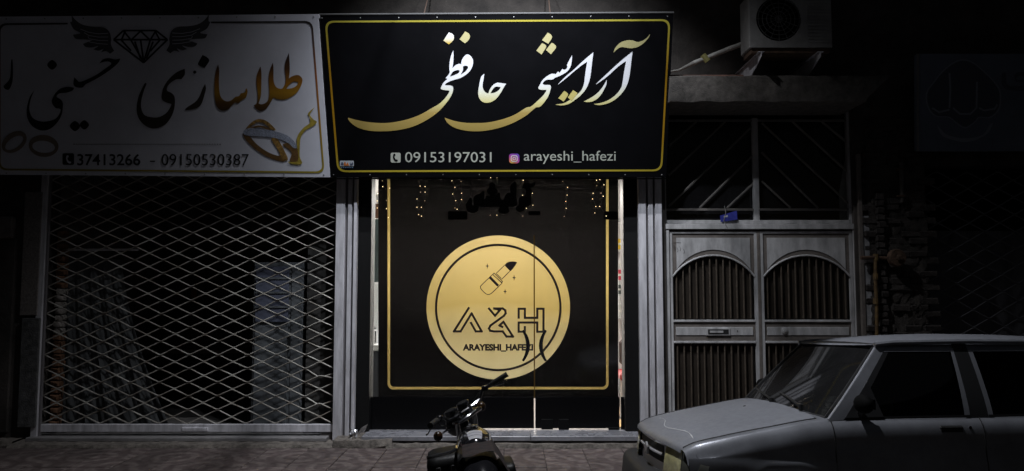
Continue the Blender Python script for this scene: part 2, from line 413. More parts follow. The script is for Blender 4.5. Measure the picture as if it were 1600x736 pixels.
# brick jamb just inside the left shutter
M_jamb = [mat('orange brick', (0.22, 0.115, 0.065), 0.95, var=0.5, vscale=20, bump=0.6), mat('mortar smear', (0.36, 0.33, 0.30), 0.95, var=0.5, vscale=20, bump=0.6)]
jm = []
for q in range(2):
    o = rough_box(0.075, 0.12, 0.062, 50 + q, 0.006).build('brick', M_jamb[q], bld); jm.append(o.data); bpy.data.objects.remove(o)
for i in range(30):
    z = 0.16 + i * 0.072
    o = bpy.data.objects.new('brick', jm[1 if 13 < i < 21 else 0]); COL.objects.link(o); o.parent = bld
    o.location = (XL0 + 0.09 + random.uniform(-.008, .008), 0.24 - 0.15, z); o.rotation_euler = (random.uniform(-.05, .05), random.uniform(-.06, .06), random.uniform(-.15, .15))

# render strip along the wall foot, broken near the posts
def rubble_strip(name, x0, x1, y0, y1, z0, z1, seed, m, j=0.012):
    rr = random.Random(seed); n = max(4, int((x1 - x0) / 0.06)); rows = []
    prof = [(y0, z0), (y0, (z0 + z1) / 2), (y0 + 0.02, z1), (y1, z1 + 0.004)]
    for i in range(n + 1):
        x = x0 + (x1 - x0) * i / n; rows.append([(x, py + rr.uniform(-j, j) * (0 if q == 3 else 1), pz + rr.uniform(-j, j) * (0.5 if q else 0)) for q, (py, pz) in enumerate(prof)])
    return wpart(MB().grid(rows), name, m, bld, True, 30)
M_rubble = mat('crumbled render', (0.17, 0.15, 0.13), 0.95, var=0.6, vscale=18, bump=0.8, bscale=80)
rubble_strip('wall_foot', XL0 - 0.1, XL1 + 0.05, -0.27, 0.02, -0.03, 0.03, 3, M_rubble)
rubble_strip('wall_foot', XL1 + 0.05, XS0 + 0.45, -0.27, 0.02, -0.03, 0.075, 4, M_rubble, 0.02)
rubble_strip('wall_foot', XS0 + 0.45, XG0, -0.26, 0.02, -0.03, 0.035, 5, M_rubble)
rubble_strip('wall_foot', XG0, 8, -0.2, 0.02, -0.03, 0.04, 6, M_rubble)
rubble_strip('wall_foot', -9, XL0 - 0.1, -0.2, 0.02, -0.03, 0.05, 7, M_rubble)

# door sill of the middle shop: three marble slabs
sx = [XS0 + 0.12, XS0 + 1.42, X0(828), XS1 + 0.02]
for i in range(3):
    wpart(MB().box(sx[i] + 0.002, sx[i + 1] - 0.002, -0.20, 0.20, 0.056, 0.104 + i * 0.001, 0.005), 'sill_slab', M_marble, bld)
wpart(MB().box(XS0 - 0.02, sx[0], -0.16, 0.2, 0.04, 0.099, 0.012), 'sill_slab', M_rubble, bld)
# sill under the left shutter
wpart(MB().box(XL0 - 0.02, XL1 - 0.06, -0.10, 0.16, 0.03, 0.07, 0.006), 'sill_slab', mat('steel threshold', (0.27, 0.26, 0.26), 0.6, metal=0.2, var=0.3, vscale=6), bld)

# concrete canopy over the gate

cx0, cx1 = at(1046, 130, -0.62).x, at(1391, 118, -0.62).x
cz1, cz0 = Z0(118, -0.62), Z0(158, -0.62)
can = thing('concrete_canopy', 'rough concrete slab canopy jutting out over the metal gate', 'canopy', ((cx0 + cx1) / 2, 0, cz0))
g = MB(); n = 24; rr = random.Random(5)
for zz_, yy in ((cz0, -0.88), (cz1, -0.90)):
    pass
rows = []
for i in range(n + 1):
    t = i / n; x = cx0 + (cx1 - cx0) * t; xb = cx0 + (cx1 - 0.24 - cx0) * t
    j = lambda: rr.uniform(-.006, .006)
    rows.append([(xb, 0.0, cz0), (xb + j(), -0.60 + j(), cz0 + j()), (xb, -0.61, cz0 + 0.03 + j()), (x + j(), -0.62 + j(), cz1 - 0.01), (x, -0.61, cz1 + j()), (x, 0.0, cz1)])
g.grid(rows, close=True)
g.f.append(tuple(range(6))); g.f.append(tuple(range(n * 6, n * 6 + 6)))
wpart(g, 'slab', M_plaster, can, True, 30)
wpart(MB().box(cx0 + 0.05, at(1180, 100, -0.8).x, -0.45, 0.0, cz1 + 0.002, cz1 + 0.06, 0.01), 'upstand', mat('red flashing', (0.2, 0.11, 0.085), 0.9, var=0.4, vscale=12), can)


# ================================================================== SIGNS
def sign_plane(y0, k): return Plane(y0, Z0(277, y0), k)
PB = sign_plane(-0.26, -0.36)
PLs = sign_plane(-0.27, -0.36)
def panel(name, plane, quad, m, parent, thick=0.07, bev=None):
    mb = MB().prism(quad, 0.0, -thick, (), lambda u, v, w: plane.hit(u, v) + plane.n * w)
    return wpart(mb, name, m, parent)
def zof(plane, py): return plane.hit(800, py).z
# ---- black sign
c = PB.hit(780, 277)
bs = thing('shop_sign', 'black shop sign with white and gold Persian calligraphy above the logo door', 'shop sign', c)
M_signblack = mat('black printed banner', (0.0035, 0.0035, 0.0045), 0.4, var=0.2, vscale=3, spec=0.18, bump=0.25, bscale=2.5)
panel('panel', PB, [(500, 24), (1052, 21), (1041, 277), (517, 277)], M_signblack, bs)
M_edge = mat('sign edge steel', (0.30, 0.30, 0.30), 0.4, metal=0.7)
a, b = PB.hit(499, 22.5), PB.hit(1053, 19.5)
wpart(MB().tube([a, b], 0.008, 6), 'top_rail', M_edge, bs)
a, b = PB.hit(517, 278.5), PB.hit(1042, 278.5)
wpart(MB().tube([a + Vector((0, .03, 0)), b + Vector((0, .03, 0))], 0.007, 6), 'bottom_rail', M_dark, bs)
zt, zb = zof(PB, 40), zof(PB, 265)
M_border = print_ramp('gold border print', [(0, (0.52, 0.40, 0.04)), (0.2, (0.40, 0.22, 0.012)), (0.7, (0.38, 0.20, 0.012)), (1, (0.42, 0.36, 0.05))], zb, zt)
oc = [(507.5, 32.5), (1047.5, 30), (1034.5, 267.5), (527, 269)]; ic = [(510.8, 35.2), (1044.4, 32.8), (1031.8, 264.8), (529.8, 266.2)]
decal('border', PB, rquad(oc, 14), M_border, bs, 0.003, [rquad(ic, 12.5)], smooth=False)
zw, zg = zof(PB, 95), zof(PB, 205)
M_call = print_ramp('white to gold lettering', [(0, (0.34, 0.25, 0.07)), (0.12, (0.40, 0.29, 0.085)), (0.26, (0.46, 0.33, 0.10)), (0.42, (0.72, 0.66, 0.30)), (0.55, (0.80, 0.80, 0.62)), (0.68, (0.86, 0.87, 0.90)), (1, (0.86, 0.87, 0.92))], zg, zw)
M_gold = mat('pale gold print', (0.52, 0.47, 0.24), 0.4)
M_goldw = print_ramp('white gold dot', [(0, (0.6, 0.42, 0.08)), (0.45, (0.75, 0.72, 0.55)), (1, (0.85, 0.85, 0.85))], zof(PB, 68), zof(PB, 53))
A = Zm(680, 40, 7.36); B = Zm(680, 110, 8.175); D = Zm(540, 40, 4.089); E = Zm(820, 70, 6.133); F = Zm(680, 40, 4.089); G = Zm(860, 80, 8.178); H = Zm(920, 40, 5.66); I = Zm(840, 40, 4.09)
word1 = (A([(208, 286, 1), (211, 340), (208, 420), (199, 482), (203, 486, 1), (235, 455), (275, 440), (302, 446, 1), (302, 412), (325, 365), (365, 332), (408, 350), (435, 400), (430, 460), (400, 520), (350, 567), (290, 602), (230, 620), (170, 640), (125, 665), (112, 684, 1)])
    + B([(150, 191), (200, 194), (228, 215), (225, 270), (195, 340), (130, 430)]) + D([(590, 552), (520, 602), (430, 645), (330, 668), (240, 675), (160, 672), (90, 656), (45, 630), (18, 600), (17, 588, 1), (60, 600), (150, 617), (260, 622), (370, 605), (470, 572), (560, 522)])
    + B([(60, 420), (130, 350), (172, 290), (182, 262), (170, 256), (130, 252), (85, 243), (72, 228), (80, 205), (100, 165), (128, 133), (155, 112), (150, 106), (134, 97, 1)])
    + A([(165, 545), (163, 500), (167, 420), (185, 340)]))
decal('calligraphy_word', PB, word1, M_call, bs, 0.004, [A([(168, 588, 1), (200, 535), (240, 514), (272, 512), (281, 523), (265, 548), (220, 570)]), A([(319, 470, 1), (345, 460), (370, 466), (378, 486), (350, 525), (312, 553), (291, 566, 1), (318, 515)])])
decal('letter_dot', PB, A([(157, 78, 1), (200, 97), (216, 130), (205, 172), (157, 216, 1), (95, 172, 1)]), M_goldw, bs)
decal('letter_dot', PB, A([(345, 68, 1), (385, 90), (400, 122), (385, 165), (342, 204, 1), (280, 157, 1)]), M_gold, bs)
decal('calligraphy_word', PB, B([(628, 42, 1), (618, 110), (606, 180), (610, 230), (628, 265), (655, 288), (680, 294, 1), (700, 240), (740, 185), (790, 158), (830, 160), (906, 170, 1), (880, 210), (840, 280), (790, 350), (740, 390), (690, 410), (630, 410), (585, 385), (557, 340), (550, 280), (560, 200), (580, 100), (600, 65)]), M_call, bs, 0.004, [B([(704, 292, 1), (740, 235), (775, 208), (838, 213, 1), (815, 250), (770, 280), (740, 289)])])
word3 = (E([(453, 98, 1), (448, 165), (435, 215), (400, 260), (340, 295), (290, 315), (265, 332), (210, 335), (180, 355), (172, 375), (195, 385), (235, 385), (250, 402), (240, 450), (215, 510), (150, 590)])
    + F([(640, 525), (580, 575), (500, 620), (420, 650), (330, 670), (250, 675), (180, 668), (120, 650), (78, 620), (60, 588, 1), (120, 608), (190, 620), (260, 622), (340, 618), (430, 598), (510, 568), (580, 525)])
    + E([(60, 590), (130, 530), (180, 480), (207, 438), (200, 432), (150, 430), (130, 415), (140, 390), (165, 345), (200, 310), (250, 280), (280, 278), (295, 283, 1), (318, 256, 1), (335, 268, 1), (360, 230, 1), (378, 240), (398, 230), (408, 210), (405, 190), (425, 150)]))
decal('calligraphy_word', PB, word3, M_call, bs)
for q in ([(65, 45, 1), (85, 58), (91, 78), (68, 116, 1), (28, 93, 1)], [(90, 109, 1), (110, 122), (117, 142), (85, 183, 1), (53, 156, 1)], [(28, 112, 1), (48, 122), (54, 138), (25, 185, 1), (-8, 160, 1)]):
    decal('letter_dot', PB, I(q), M_gold, bs)
decal('calligraphy_letter', PB, G([(549, 14, 1), (535, 120), (520, 250), (500, 370), (460, 470), (400, 550), (330, 610), (250, 665), (180, 688), (120, 691), (62, 680, 1), (110, 675), (170, 665), (230, 635), (290, 595), (345, 552), (400, 490), (430, 410), (440, 330), (455, 220), (470, 133, 1), (400, 180), (300, 260), (200, 345), (98, 426, 1), (110, 408), (200, 318), (300, 235), (400, 140), (480, 70)]), M_call, bs)
decal('calligraphy_letter', PB, G([(718, 366, 1), (715, 420), (690, 480), (650, 550), (600, 605), (540, 640), (480, 650), (425, 643, 1), (480, 615), (540, 580), (600, 535), (650, 480), (690, 420)]), M_call, bs)
decal('calligraphy_letter', PB, H([(386, 230, 1), (375, 320), (360, 440), (335, 530), (290, 600), (230, 655), (160, 690), (90, 703), (42, 693, 1), (100, 685), (170, 660), (240, 610), (285, 550), (300, 490), (310, 420), (330, 313, 1), (260, 362), (160, 452), (65, 520, 1), (75, 505), (150, 435), (230, 360), (310, 290)]), M_call, bs)
decal('letter_mark', PB, H([(218, 239, 1), (235, 195), (280, 150), (340, 130), (390, 132), (430, 145), (470, 135), (510, 110), (541, 73, 1), (530, 105), (490, 150), (440, 185), (380, 200), (330, 195), (290, 190), (255, 205)]), mat('dim gold print', (0.42, 0.38, 0.18), 0.4), bs)
for q in ([(175, 508, 1), (210, 528), (223, 562), (168, 643, 1), (100, 600, 1)], [(288, 498, 1), (325, 520), (342, 545), (268, 635, 1), (222, 590, 1)]):
    decal('letter_dot', PB, G(q), mat('yellow gold print', (0.58, 0.50, 0.17), 0.4), bs, 0.005)
M_txt = mat('grey green print', (0.50, 0.52, 0.45), 0.45)
text_decal('phone_number', PB, '09153197031', (633, 237.5, 768, 253.5), M_txt, bs)
text_decal('account_name', PB, 'arayeshi_hafezi', (818.5, 235.5, 962, 256), M_txt, bs)
ic_ = decal('phone_icon', PB, rrect(610.5, 238.5, 626, 254, 2.5), M_txt, bs, smooth=False)
hs = [(615.2, 240.5), (617.6, 240.3), (617.9, 242.8), (616.5, 243.8), (617.0, 246.5), (618.6, 249), (620.4, 249), (621.8, 250.6), (620.6, 252), (618.4, 252.1), (616, 250), (614.5, 246.5), (614.3, 243)]
sub = decal('handset', PB, hs, M_signblack, bs, 0.006)
# photo-app icon
m = mat('app icon gradient', (0.6, 0.2, 0.5), 0.45); nt = m.node_tree; bb = nt.nodes['Principled BSDF']
gN = nt.nodes.new('ShaderNodeNewGeometry'); vm = nt.nodes.new('ShaderNodeVectorMath'); vm.operation = 'SUBTRACT'; p = PB.hit(800, 254); vm.inputs[1].default_value = p
ln = nt.nodes.new('ShaderNodeVectorMath'); ln.operation = 'LENGTH'; mr = nt.nodes.new('ShaderNodeMapRange'); mr.inputs[2].default_value = 0.115
rp = nt.nodes.new('ShaderNodeValToRGB'); e = rp.color_ramp.elements; e[0].color = (0.75, 0.5, 0.08, 1); e[1].color = (0.08, 0.10, 0.55, 1); e.new(0.3).color = (0.75, 0.2, 0.15, 1); e.new(0.62).color = (0.45, 0.07, 0.38, 1)
nt.links.new(gN.outputs['Position'], vm.inputs[0]); nt.links.new(vm.outputs[0], ln.inputs[0]); nt.links.new(ln.outputs['Value'], mr.inputs[0]); nt.links.new(mr.outputs[0], rp.inputs[0]); nt.links.new(rp.outputs[0], bb.inputs['Base Color'])
decal('app_icon', PB, rrect(795.5, 240, 811.5, 255, 4), m, bs, smooth=False)
M_icw = mat('icon white', (0.75, 0.72, 0.75), 0.5)
decal('icon_outline', PB, rrect(798.2, 242.5, 808.8, 252.6, 3), M_icw, bs, 0.006, [rrect(799.4, 243.7, 807.6, 251.4, 2.2)], smooth=False)
decal('icon_lens', PB, ring(803.5, 247.6, 2.7, 2.6, 20), M_icw, bs, 0.006, [ring(803.5, 247.6, 1.6, 1.5, 20)], smooth=False)
decal('icon_dot', PB, ring(806.3, 245, 0.6, 0.6, 10), M_icw, bs, 0.006, smooth=False)
# printer's sticker in the lower left corner
st = decal('maker_sticker', PB, rrect(531.2, 251, 553, 259.5, 1.2), mat('sticker white', (0.62, 0.66, 0.7), 0.5), bs, smooth=False)
M_or = mat('sticker orange', (0.75, 0.22, 0.05), 0.5); M_stb = mat('sticker navy', (0.10, 0.12, 0.18), 0.5)
for q, mm in (([(537.5, 257.5), (538, 254), (540, 253), (541, 257), (543.5, 253.5), (545, 257), (546, 258.3), (539, 258.6)], M_or), ([(533, 257), (533.5, 254), (535.5, 253.2), (537, 256.5), (536, 258)], M_stb), ([(547, 257.5), (547.5, 253), (548.5, 256), (551, 253.2), (552, 257), (549, 258.3)], M_stb)):
    decal('sticker_mark', PB, [x for x in q], mm, bs, 0.006)
for q in range(6): decal('sticker_mark', PB, rrect(532.5 + q * 3.4, 260.8, 534.8 + q * 3.4, 262.3, 0.3, 2), mat('sticker blue', (0.12, 0.2, 0.3), 0.5), bs, 0.004, smooth=False)

# ---- white sign of the goldsmith
c = PLs.hit(250, 277)
ws = thing('shop_sign', 'white shop sign with winged diamond, gold ring and bronze Persian lettering', 'shop sign', c)
M_signwhite = mat('white printed banner', (0.72, 0.73, 0.80), 0.45, var=0.08, vscale=2.5, bump=0.2, bscale=2.5)
panel('panel', PLs, [(-140, 27), (497, 22), (515.5, 277), (-140, 272)], M_signwhite, ws)
z1_, z0_ = zof(PLs, 30), zof(PLs, 270)
M_bord2 = print_ramp('bronze border print', [(0, (0.34, 0.27, 0.03)), (0.25, (0.36, 0.22, 0.03)), (0.6, (0.35, 0.12, 0.03)), (0.85, (0.10, 0.06, 0.05)), (1, (0.03, 0.03, 0.03))], z0_, z1_)
decal('border', PLs, rquad([(-2, 36.5), (488.5, 32.5), (507.5, 270.5), (-2, 266)], 13), M_bord2, ws, 0.003, [rquad([(1, 39), (486, 35), (504.5, 267.8), (1, 263.4)], 12)], smooth=False)
# the winged diamond interrupts the border
decal('emblem_ground', PLs, [(106, 30), (330, 30), (330, 41), (106, 41)], M_signwhite, ws, 0.0036, smooth=False)
M_bronze = print_ramp('bronze lettering', [(0, (0.05, 0.028, 0.012)), (0.16, (0.13, 0.065, 0.015)), (0.34, (0.42, 0.22, 0.02)), (0.5, (0.36, 0.15, 0.015)), (0.75, (0.10, 0.045, 0.02)), (1, (0.03, 0.02, 0.02))], zof(PLs, 175), zof(PLs, 85))
M_dkprint = mat('dark brown print', (0.045, 0.036, 0.028), 0.45)
M_blk = mat('black print', (0.012, 0.012, 0.013), 0.45)
J = Zm(380, 70, 6.69); K = Zm(280, 80, 7.36); L_ = Zm(200, 90, 6.136); N_ = Zm(30, 80, 5.259); O_ = Zm(100, 20, 6.667); Q_ = Zm(360, 150, 5.259); T_ = Zm(0, 190, 8.18)
def outlined(name, outer, m, holes=()):
    """print with a thin dark outline: the outline lies under the fill"""
    cx = sum(p[0] for p in outer) / len(outer); cy = sum(p[1] for p in outer) / len(outer)
    return decal(name, PLs, outer, m, ws, 0.004, holes)
outlined('calligraphy_word', J([(479, 82, 1), (487, 200), (487, 280), (478, 352, 1), (505, 333), (550, 317), (590, 322), (620, 362), (605, 430), (560, 500), (500, 545), (430, 572), (360, 568), (318, 548, 1), (300, 580), (270, 630), (230, 675), (180, 691), (140, 670), (111, 634, 1), (148, 600), (152, 500), (140, 400), (145, 320), (165, 260), (182, 226, 1), (192, 300), (190, 450), (185, 540), (162, 612, 1), (190, 622), (230, 610), (262, 575), (275, 500), (270, 400), (270, 320), (285, 250), (312, 183, 1), (318, 260), (320, 380), (345, 440), (385, 460), (412, 456, 1), (440, 405), (445, 330), (435, 250), (445, 170)]), M_bronze, [J([(447, 462, 1), (490, 410), (530, 384), (576, 390, 1), (560, 425), (520, 450)])])
outlined('calligraphy_word', K([(448, 150, 1), (462, 220), (458, 350), (465, 470), (490, 540), (540, 575), (590, 570), (630, 540), (650, 523, 1), (690, 515), (710, 483, 1), (740, 480), (762, 465), (765, 435), (779, 427, 1), (788, 465), (770, 530), (740, 550), (710, 570), (680, 595), (640, 592), (600, 630), (560, 670), (510, 684), (460, 665), (425, 610), (408, 500), (408, 380), (420, 250)]), M_bronze)
outlined('calligraphy_letter', K([(300, 377, 1), (310, 430), (290, 510), (260, 600), (220, 645), (140, 670), (63, 676, 1), (100, 640), (190, 580), (240, 510), (270, 430)]), M_dkprint)
outlined('letter_dot', K([(270, 43, 1), (320, 70), (347, 110), (295, 190, 1), (245, 170), (221, 140)]), M_blk)
outlined('letter_dot', K([(180, 222), (200, 240), (180, 260), (160, 240)]), M_blk)
outlined('calligraphy_letter', L_([(545, 107, 1), (546, 160), (515, 206, 1), (460, 210), (400, 250), (375, 290), (380, 320), (420, 340), (449, 380), (448, 470), (420, 560), (360, 640), (280, 676), (210, 674), (140, 630), (95, 560), (85, 470), (105, 370), (140, 290), (165, 243, 1), (181, 248, 1), (150, 330), (128, 420), (130, 490), (160, 550), (230, 572), (300, 570), (370, 530), (410, 470), (418, 443, 1), (370, 430), (328, 400), (328, 340), (350, 270), (400, 200), (470, 140)]), M_dkprint)
outlined('calligraphy_word', N_([(660, 100, 1), (690, 68), (740, 58), (790, 68), (832, 60, 1), (815, 95), (760, 145), (680, 200), (600, 245), (550, 270), (520, 298), (470, 295), (448, 270), (455, 213, 1), (475, 235), (500, 252), (560, 232), (640, 192), (710, 143), (758, 105), (740, 86), (700, 86)]), M_blk)
outlined('calligraphy_word', N_([(452, 300, 1), (400, 293), (340, 308), (300, 345), (280, 380), (270, 420), (300, 465), (340, 475), (335, 510), (300, 555), (240, 575), (170, 575), (110, 545), (85, 480), (95, 400), (125, 322, 1), (88, 380), (65, 470), (70, 550), (110, 615), (180, 650), (250, 640), (310, 590), (350, 520), (360, 430), (340, 395), (308, 375), (330, 347), (390, 340), (440, 322)]), M_blk)
for x, y, r in ((272, 112, 40), (460, 615, 42), (537, 605, 38)):
    outlined('letter_dot', N_([(x, y - r), (x + r, y), (x, y + r), (x - r, y)]), M_blk)
for q in ([(18, 95), (20, 96), (20, 125), (14, 140), (6, 135), (16, 122)], ):
    outlined('letter_mark', [(a, b) for a, b in q], M_blk)
text_decal('phone_number', PLs, '37413266', (121, 240.5, 219.5, 258.5), M_blk, ws, 0.004, 0.012)
text_decal('phone_number', PLs, '09150530387', (252.5, 240.5, 389, 258.5), M_blk, ws)
decal('dash', PLs, [(234.5, 251), (242.5, 251), (242.5, 253), (234.5, 253)], M_blk, ws, smooth=False)
decal('phone_icon', PLs, rrect(98, 239.5, 116, 257.5, 2.5), M_blk, ws, smooth=False)
decal('handset', PLs, [(x * 1.1 - 572, y * 1.05 - 9.5) for x, y in hs], M_signwhite, ws, 0.006)
for i in range(58): decal('line_dot', PLs, [(115 + i * 4, 224.6), (117 + i * 4, 224.6), (117 + i * 4, 226), (115 + i * 4, 226)], M_dkprint, ws, 0.0032, smooth=False)
for seg in ([(520, 280), (620, 185), (960, 185), (1080, 280), (832, 520), (520, 280)], [(520, 280), (1080, 280)], [(620, 185), (700, 285), (800, 190), (900, 285), (960, 185)], [(700, 285), (832, 515), (900, 285)], [(600, 285), (700, 395)], [(800, 285), (832, 515)], [(1000, 285), (900, 400)], [(600, 285), (640, 190)], [(1000, 285), (950, 190)], [(740, 300), (800, 480)], [(930, 300), (860, 480)]):
    pts = O_(seg)
    for i in range(len(pts) - 1): decal('diamond_line', PLs, stroke([pts[i], pts[i + 1]], 2.6), M_blk, ws, 0.004 + 0.0002 * (i % 5), smooth=False)
wing = [(1098, 272, 1), (1118, 195), (1180, 150), (1300, 140), (1400, 118), (1470, 70), (1512, 18, 1), (1508, 85), (1527, 92, 1), (1490, 165), (1420, 208), (1496, 224, 1), (1468, 265), (1380, 272), (1310, 284), (1392, 320, 1), (1365, 350), (1300, 356), (1232, 342), (1284, 378, 1), (1230, 390), (1180, 372), (1205, 408, 1), (1150, 395), (1110, 422, 1), (1068, 392, 1), (1100, 330)]
M_wing = mat('faded wing print', (0.10, 0.10, 0.11), 0.45)
decal('wing', PLs, O_(wing), M_wing, ws, 0.004)
decal('wing', PLs, O_([(1592 - p[0], p[1] + 4) + tuple(p[2:]) for p in wing]), M_wing, ws, 0.004)
for k_ in range(4):      # pale lines between the feathers
    f_ = [(1130, 210 + 38 * k_), (1230, 215 + 34 * k_), (1330, 200 + 33 * k_), (1420 - 40 * k_, 165 + 38 * k_)]
    decal('feather_line', PLs, stroke(O_(f_), 0.9), M_signwhite, ws, 0.0046, smooth=False)
    decal('feather_line', PLs, stroke(O_([(1592 - x, y + 4) for x, y in f_]), 0.9), M_signwhite, ws, 0.0046, smooth=False)
M_rg = mat('ring gold print', (0.40, 0.23, 0.06), 0.45, var=0.6, vscale=40, col2=(0.12, 0.06, 0.02)); M_rg2 = mat('ring dark gold', (0.17, 0.09, 0.03), 0.45, var=0.5, vscale=50); M_rs = mat('ring stones', (0.38, 0.42, 0.52), 0.45, var=0.9, vscale=120); M_fl = mat('gold flame print', (0.42, 0.32, 0.05), 0.45, var=0.4, vscale=30)
decal('ring_band', PLs, Q_([(105, 308), (130, 362), (200, 432), (290, 492), (370, 524), (442, 538), (440, 500), (370, 485), (300, 455), (220, 398), (160, 333)]), M_rg2, ws, 0.0040)
decal('ring_band', PLs, Q_([(105, 303), (150, 240), (200, 200), (250, 189), (310, 213), (372, 275), (340, 277), (290, 235), (240, 215), (190, 235), (150, 268)]), M_rg, ws, 0.0043)
decal('ring_band', PLs, Q_([(150, 270), (200, 246), (250, 242), (300, 256), (330, 276), (300, 275), (250, 258), (200, 262)]), M_rg2, ws, 0.0046)
decal('ring_band', PLs, Q_([(338, 355), (382, 345), (440, 440), (474, 520), (432, 522), (390, 440)]), M_rg, ws, 0.0046)
decal('ring_band', PLs, Q_([(430, 400), (480, 385), (545, 420), (562, 520), (540, 552), (490, 532), (505, 470), (470, 430)]), M_rg2, ws, 0.0049)
decal('ring_stones', PLs, Q_([(108, 292), (150, 265), (250, 270), (370, 290), (470, 325), (530, 380), (547, 424), (520, 425), (470, 382), (380, 347), (270, 332), (130, 322)]), M_rs, ws, 0.0054)
decal('gold_flame', PLs, Q_([(543, 540), (560, 500), (548, 400), (552, 330), (600, 262), (652, 222), (652, 172), (638, 142), (692, 95), (655, 150), (684, 192), (712, 212), (682, 245), (620, 280), (580, 340), (572, 420), (572, 500), (590, 555), (520, 560), (470, 540)]), M_fl, ws, 0.0058)
for q, (cx, cy, rx, ry, ro) in enumerate(((560, 310, 190, 140, 0.1), (185, 260, 175, 120, -0.6))):
    oo = T_(ring(cx, cy, rx, ry, 40, ro)); hh = T_(ring(cx, cy + 12, rx * 0.76, ry * 0.55, 40, ro))
    decal('wedding_ring', PLs, oo, mat('dim ring print', (0.30, 0.24, 0.19), 0.45), ws, 0.0040 + q * 0.0005, [hh], smooth=False)

scr = []
for nm, pl, par, mm, spots in (('b', PB, bs, M_edge, [(503 + 60 * i, 28.3 - 0.3 * i) for i in range(10)] + [(521 + 57 * i, 273) for i in range(10)]), ('w', PLs, ws, M_edge, [(10 + 60 * i, 29.5 - 0.45 * i) for i in range(9)] + [(10 + 62 * i, 270.5 + 0.3 * i) for i in range(9)])):
    for px, py in spots:
        q = pl.hit(px, py); t_ = pl.n
        wpart(MB().tube([q, q + t_ * 0.004, q + t_ * 0.006], [0.007, 0.0065, 0.003], 8), 'fixing_screw', mm, par)
# ---- unlit sign of the right-hand shop
PR = sign_plane(-0.12, -0.1); 
c = PR.hit(1520, 236)
rs_ = thing('shop_sign', 'unlit blue grey shop sign with a scalloped round emblem, right of the pier', 'shop sign', c)
panel('panel', PR, [(1434, 84), (1720, 84), (1720, 236), (1434, 236)], mat('blue grey banner', (0.15, 0.17, 0.22), 0.6, var=0.15, vscale=3), rs_)
wpart(MB().tube([PR.hit(1434, 84), PR.hit(1434, 236)], 0.012, 6), 'edge_trim', M_edge, rs_)
V_ = Zm(1320, 60, 3.679)
M_emb = mat('emblem black', (0.085, 0.095, 0.12), 0.5); M_eml = mat('emblem pale line', (0.26, 0.28, 0.32), 0.5)
lob = [(680, 130), (740, 150), (800, 200), (850, 250), (885, 310), (880, 400), (830, 450), (770, 450), (740, 480), (690, 508), (640, 480), (600, 450), (520, 440), (480, 380), (478, 310), (520, 250), (560, 200), (620, 150)]
cxx, cyy = 682, 330
decal('emblem_field', PR, V_(lob), M_emb, rs_, 0.004)
decal('emblem_outline', PR, V_([(cxx + (x - cxx) * 1.05, cyy + (y - cyy) * 1.05) for x, y in lob]), M_eml, rs_, 0.0034, [V_([(cxx + (x - cxx) * 1.015, cyy + (y - cyy) * 1.015) for x, y in lob])])
decal('emblem_scroll', PR, V_([(530, 500), (560, 560), (640, 590), (690, 595), (750, 585), (820, 545), (850, 490), (830, 500), (790, 555), (690, 575), (590, 555), (550, 520)]), M_eml, rs_, 0.004)
for q in ([(600, 200), (605, 300), (600, 400)], [(620, 400), (660, 435), (720, 435), (755, 400), (758, 250)], [(770, 400), (800, 415), (860, 405), (875, 380)], [(500, 400), (540, 425), (600, 410)]):
    decal('emblem_stroke', PR, stroke(V_(q), 3), M_eml, rs_, 0.006, smooth=False)
decal('sign_letter', PR, V_([(905, 200), (900, 250), (920, 290), (980, 300), (1060, 300), (1120, 280), (1120, 250), (1000, 275), (940, 270), (925, 240), (925, 205)]), M_emb, rs_, 0.004)
decal('sign_letter', PR, V_([(975, 215), (1000, 195), (1100, 195), (1100, 215), (1000, 218), (990, 240), (1060, 235), (1060, 250), (985, 250)]), M_emb, rs_, 0.004)

# two thin rods that stay the black sign from the wall above
for px in (662, 860):
    a = PB.hit(px, 24); 
    o = MB().tube([a, Vector((a.x, 0.0, a.z + 0.75))], 0.007, 6)
    t = wpart(o, 'stay_rod', mat('dark stay rod', (0.05, 0.03, 0.02), 0.8), bs)
# ================================================================== SHUTTERS AND POSTS
def guide_post(label, strips, group=None):
    """strips: (px0, px1, front y, material)"""
    xa = min(s[0] for s in strips); xb = max(s[1] for s in strips)
    t = thing('shutter_post', label, 'post', ((X0(xa) + X0(xb)) / 2, -0.05, 0.03))
    for p0, p1, y, m in strips:
        wpart(MB().box(X0(p0, y), X0(p1, y), y, 0.02, 0.035, ZH, 0.004), 'channel' if m is M_post else 'groove', m, t)
    return t
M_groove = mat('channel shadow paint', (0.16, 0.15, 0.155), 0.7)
guide_post('grey steel post between the lattice shutter and the logo shopfront', [(523, 537, -0.05, M_post), (537.6, 541, -0.015, M_groove), (541.6, 548, -0.045, M_post), (548.6, 550.5, -0.015, M_groove), (551, 556, -0.06, M_post)])
guide_post('scratched grey steel post between the logo shopfront and the gate', [(999, 1011, -0.05, M_post), (1011.6, 1014, -0.015, M_groove), (1014.5, 1022, -0.045, M_post), (1022.5, 1025, -0.015, M_groove), (1025.5, 1036, -0.05, M_post)])
t = thing('shutter_post', 'narrow grey steel post on the left jamb of the lattice shutter', 'post', (XL0, -0.03, 0.03))
wpart(MB().box(X0(60), X0(70), -0.03, 0.02, 0.035, ZH, 0.004), 'channel', M_post, t)
wpart(MB().box(X0(70.4), X0(73), -0.01, 0.02, 0.035, ZH, 0.002), 'groove', M_groove, t)

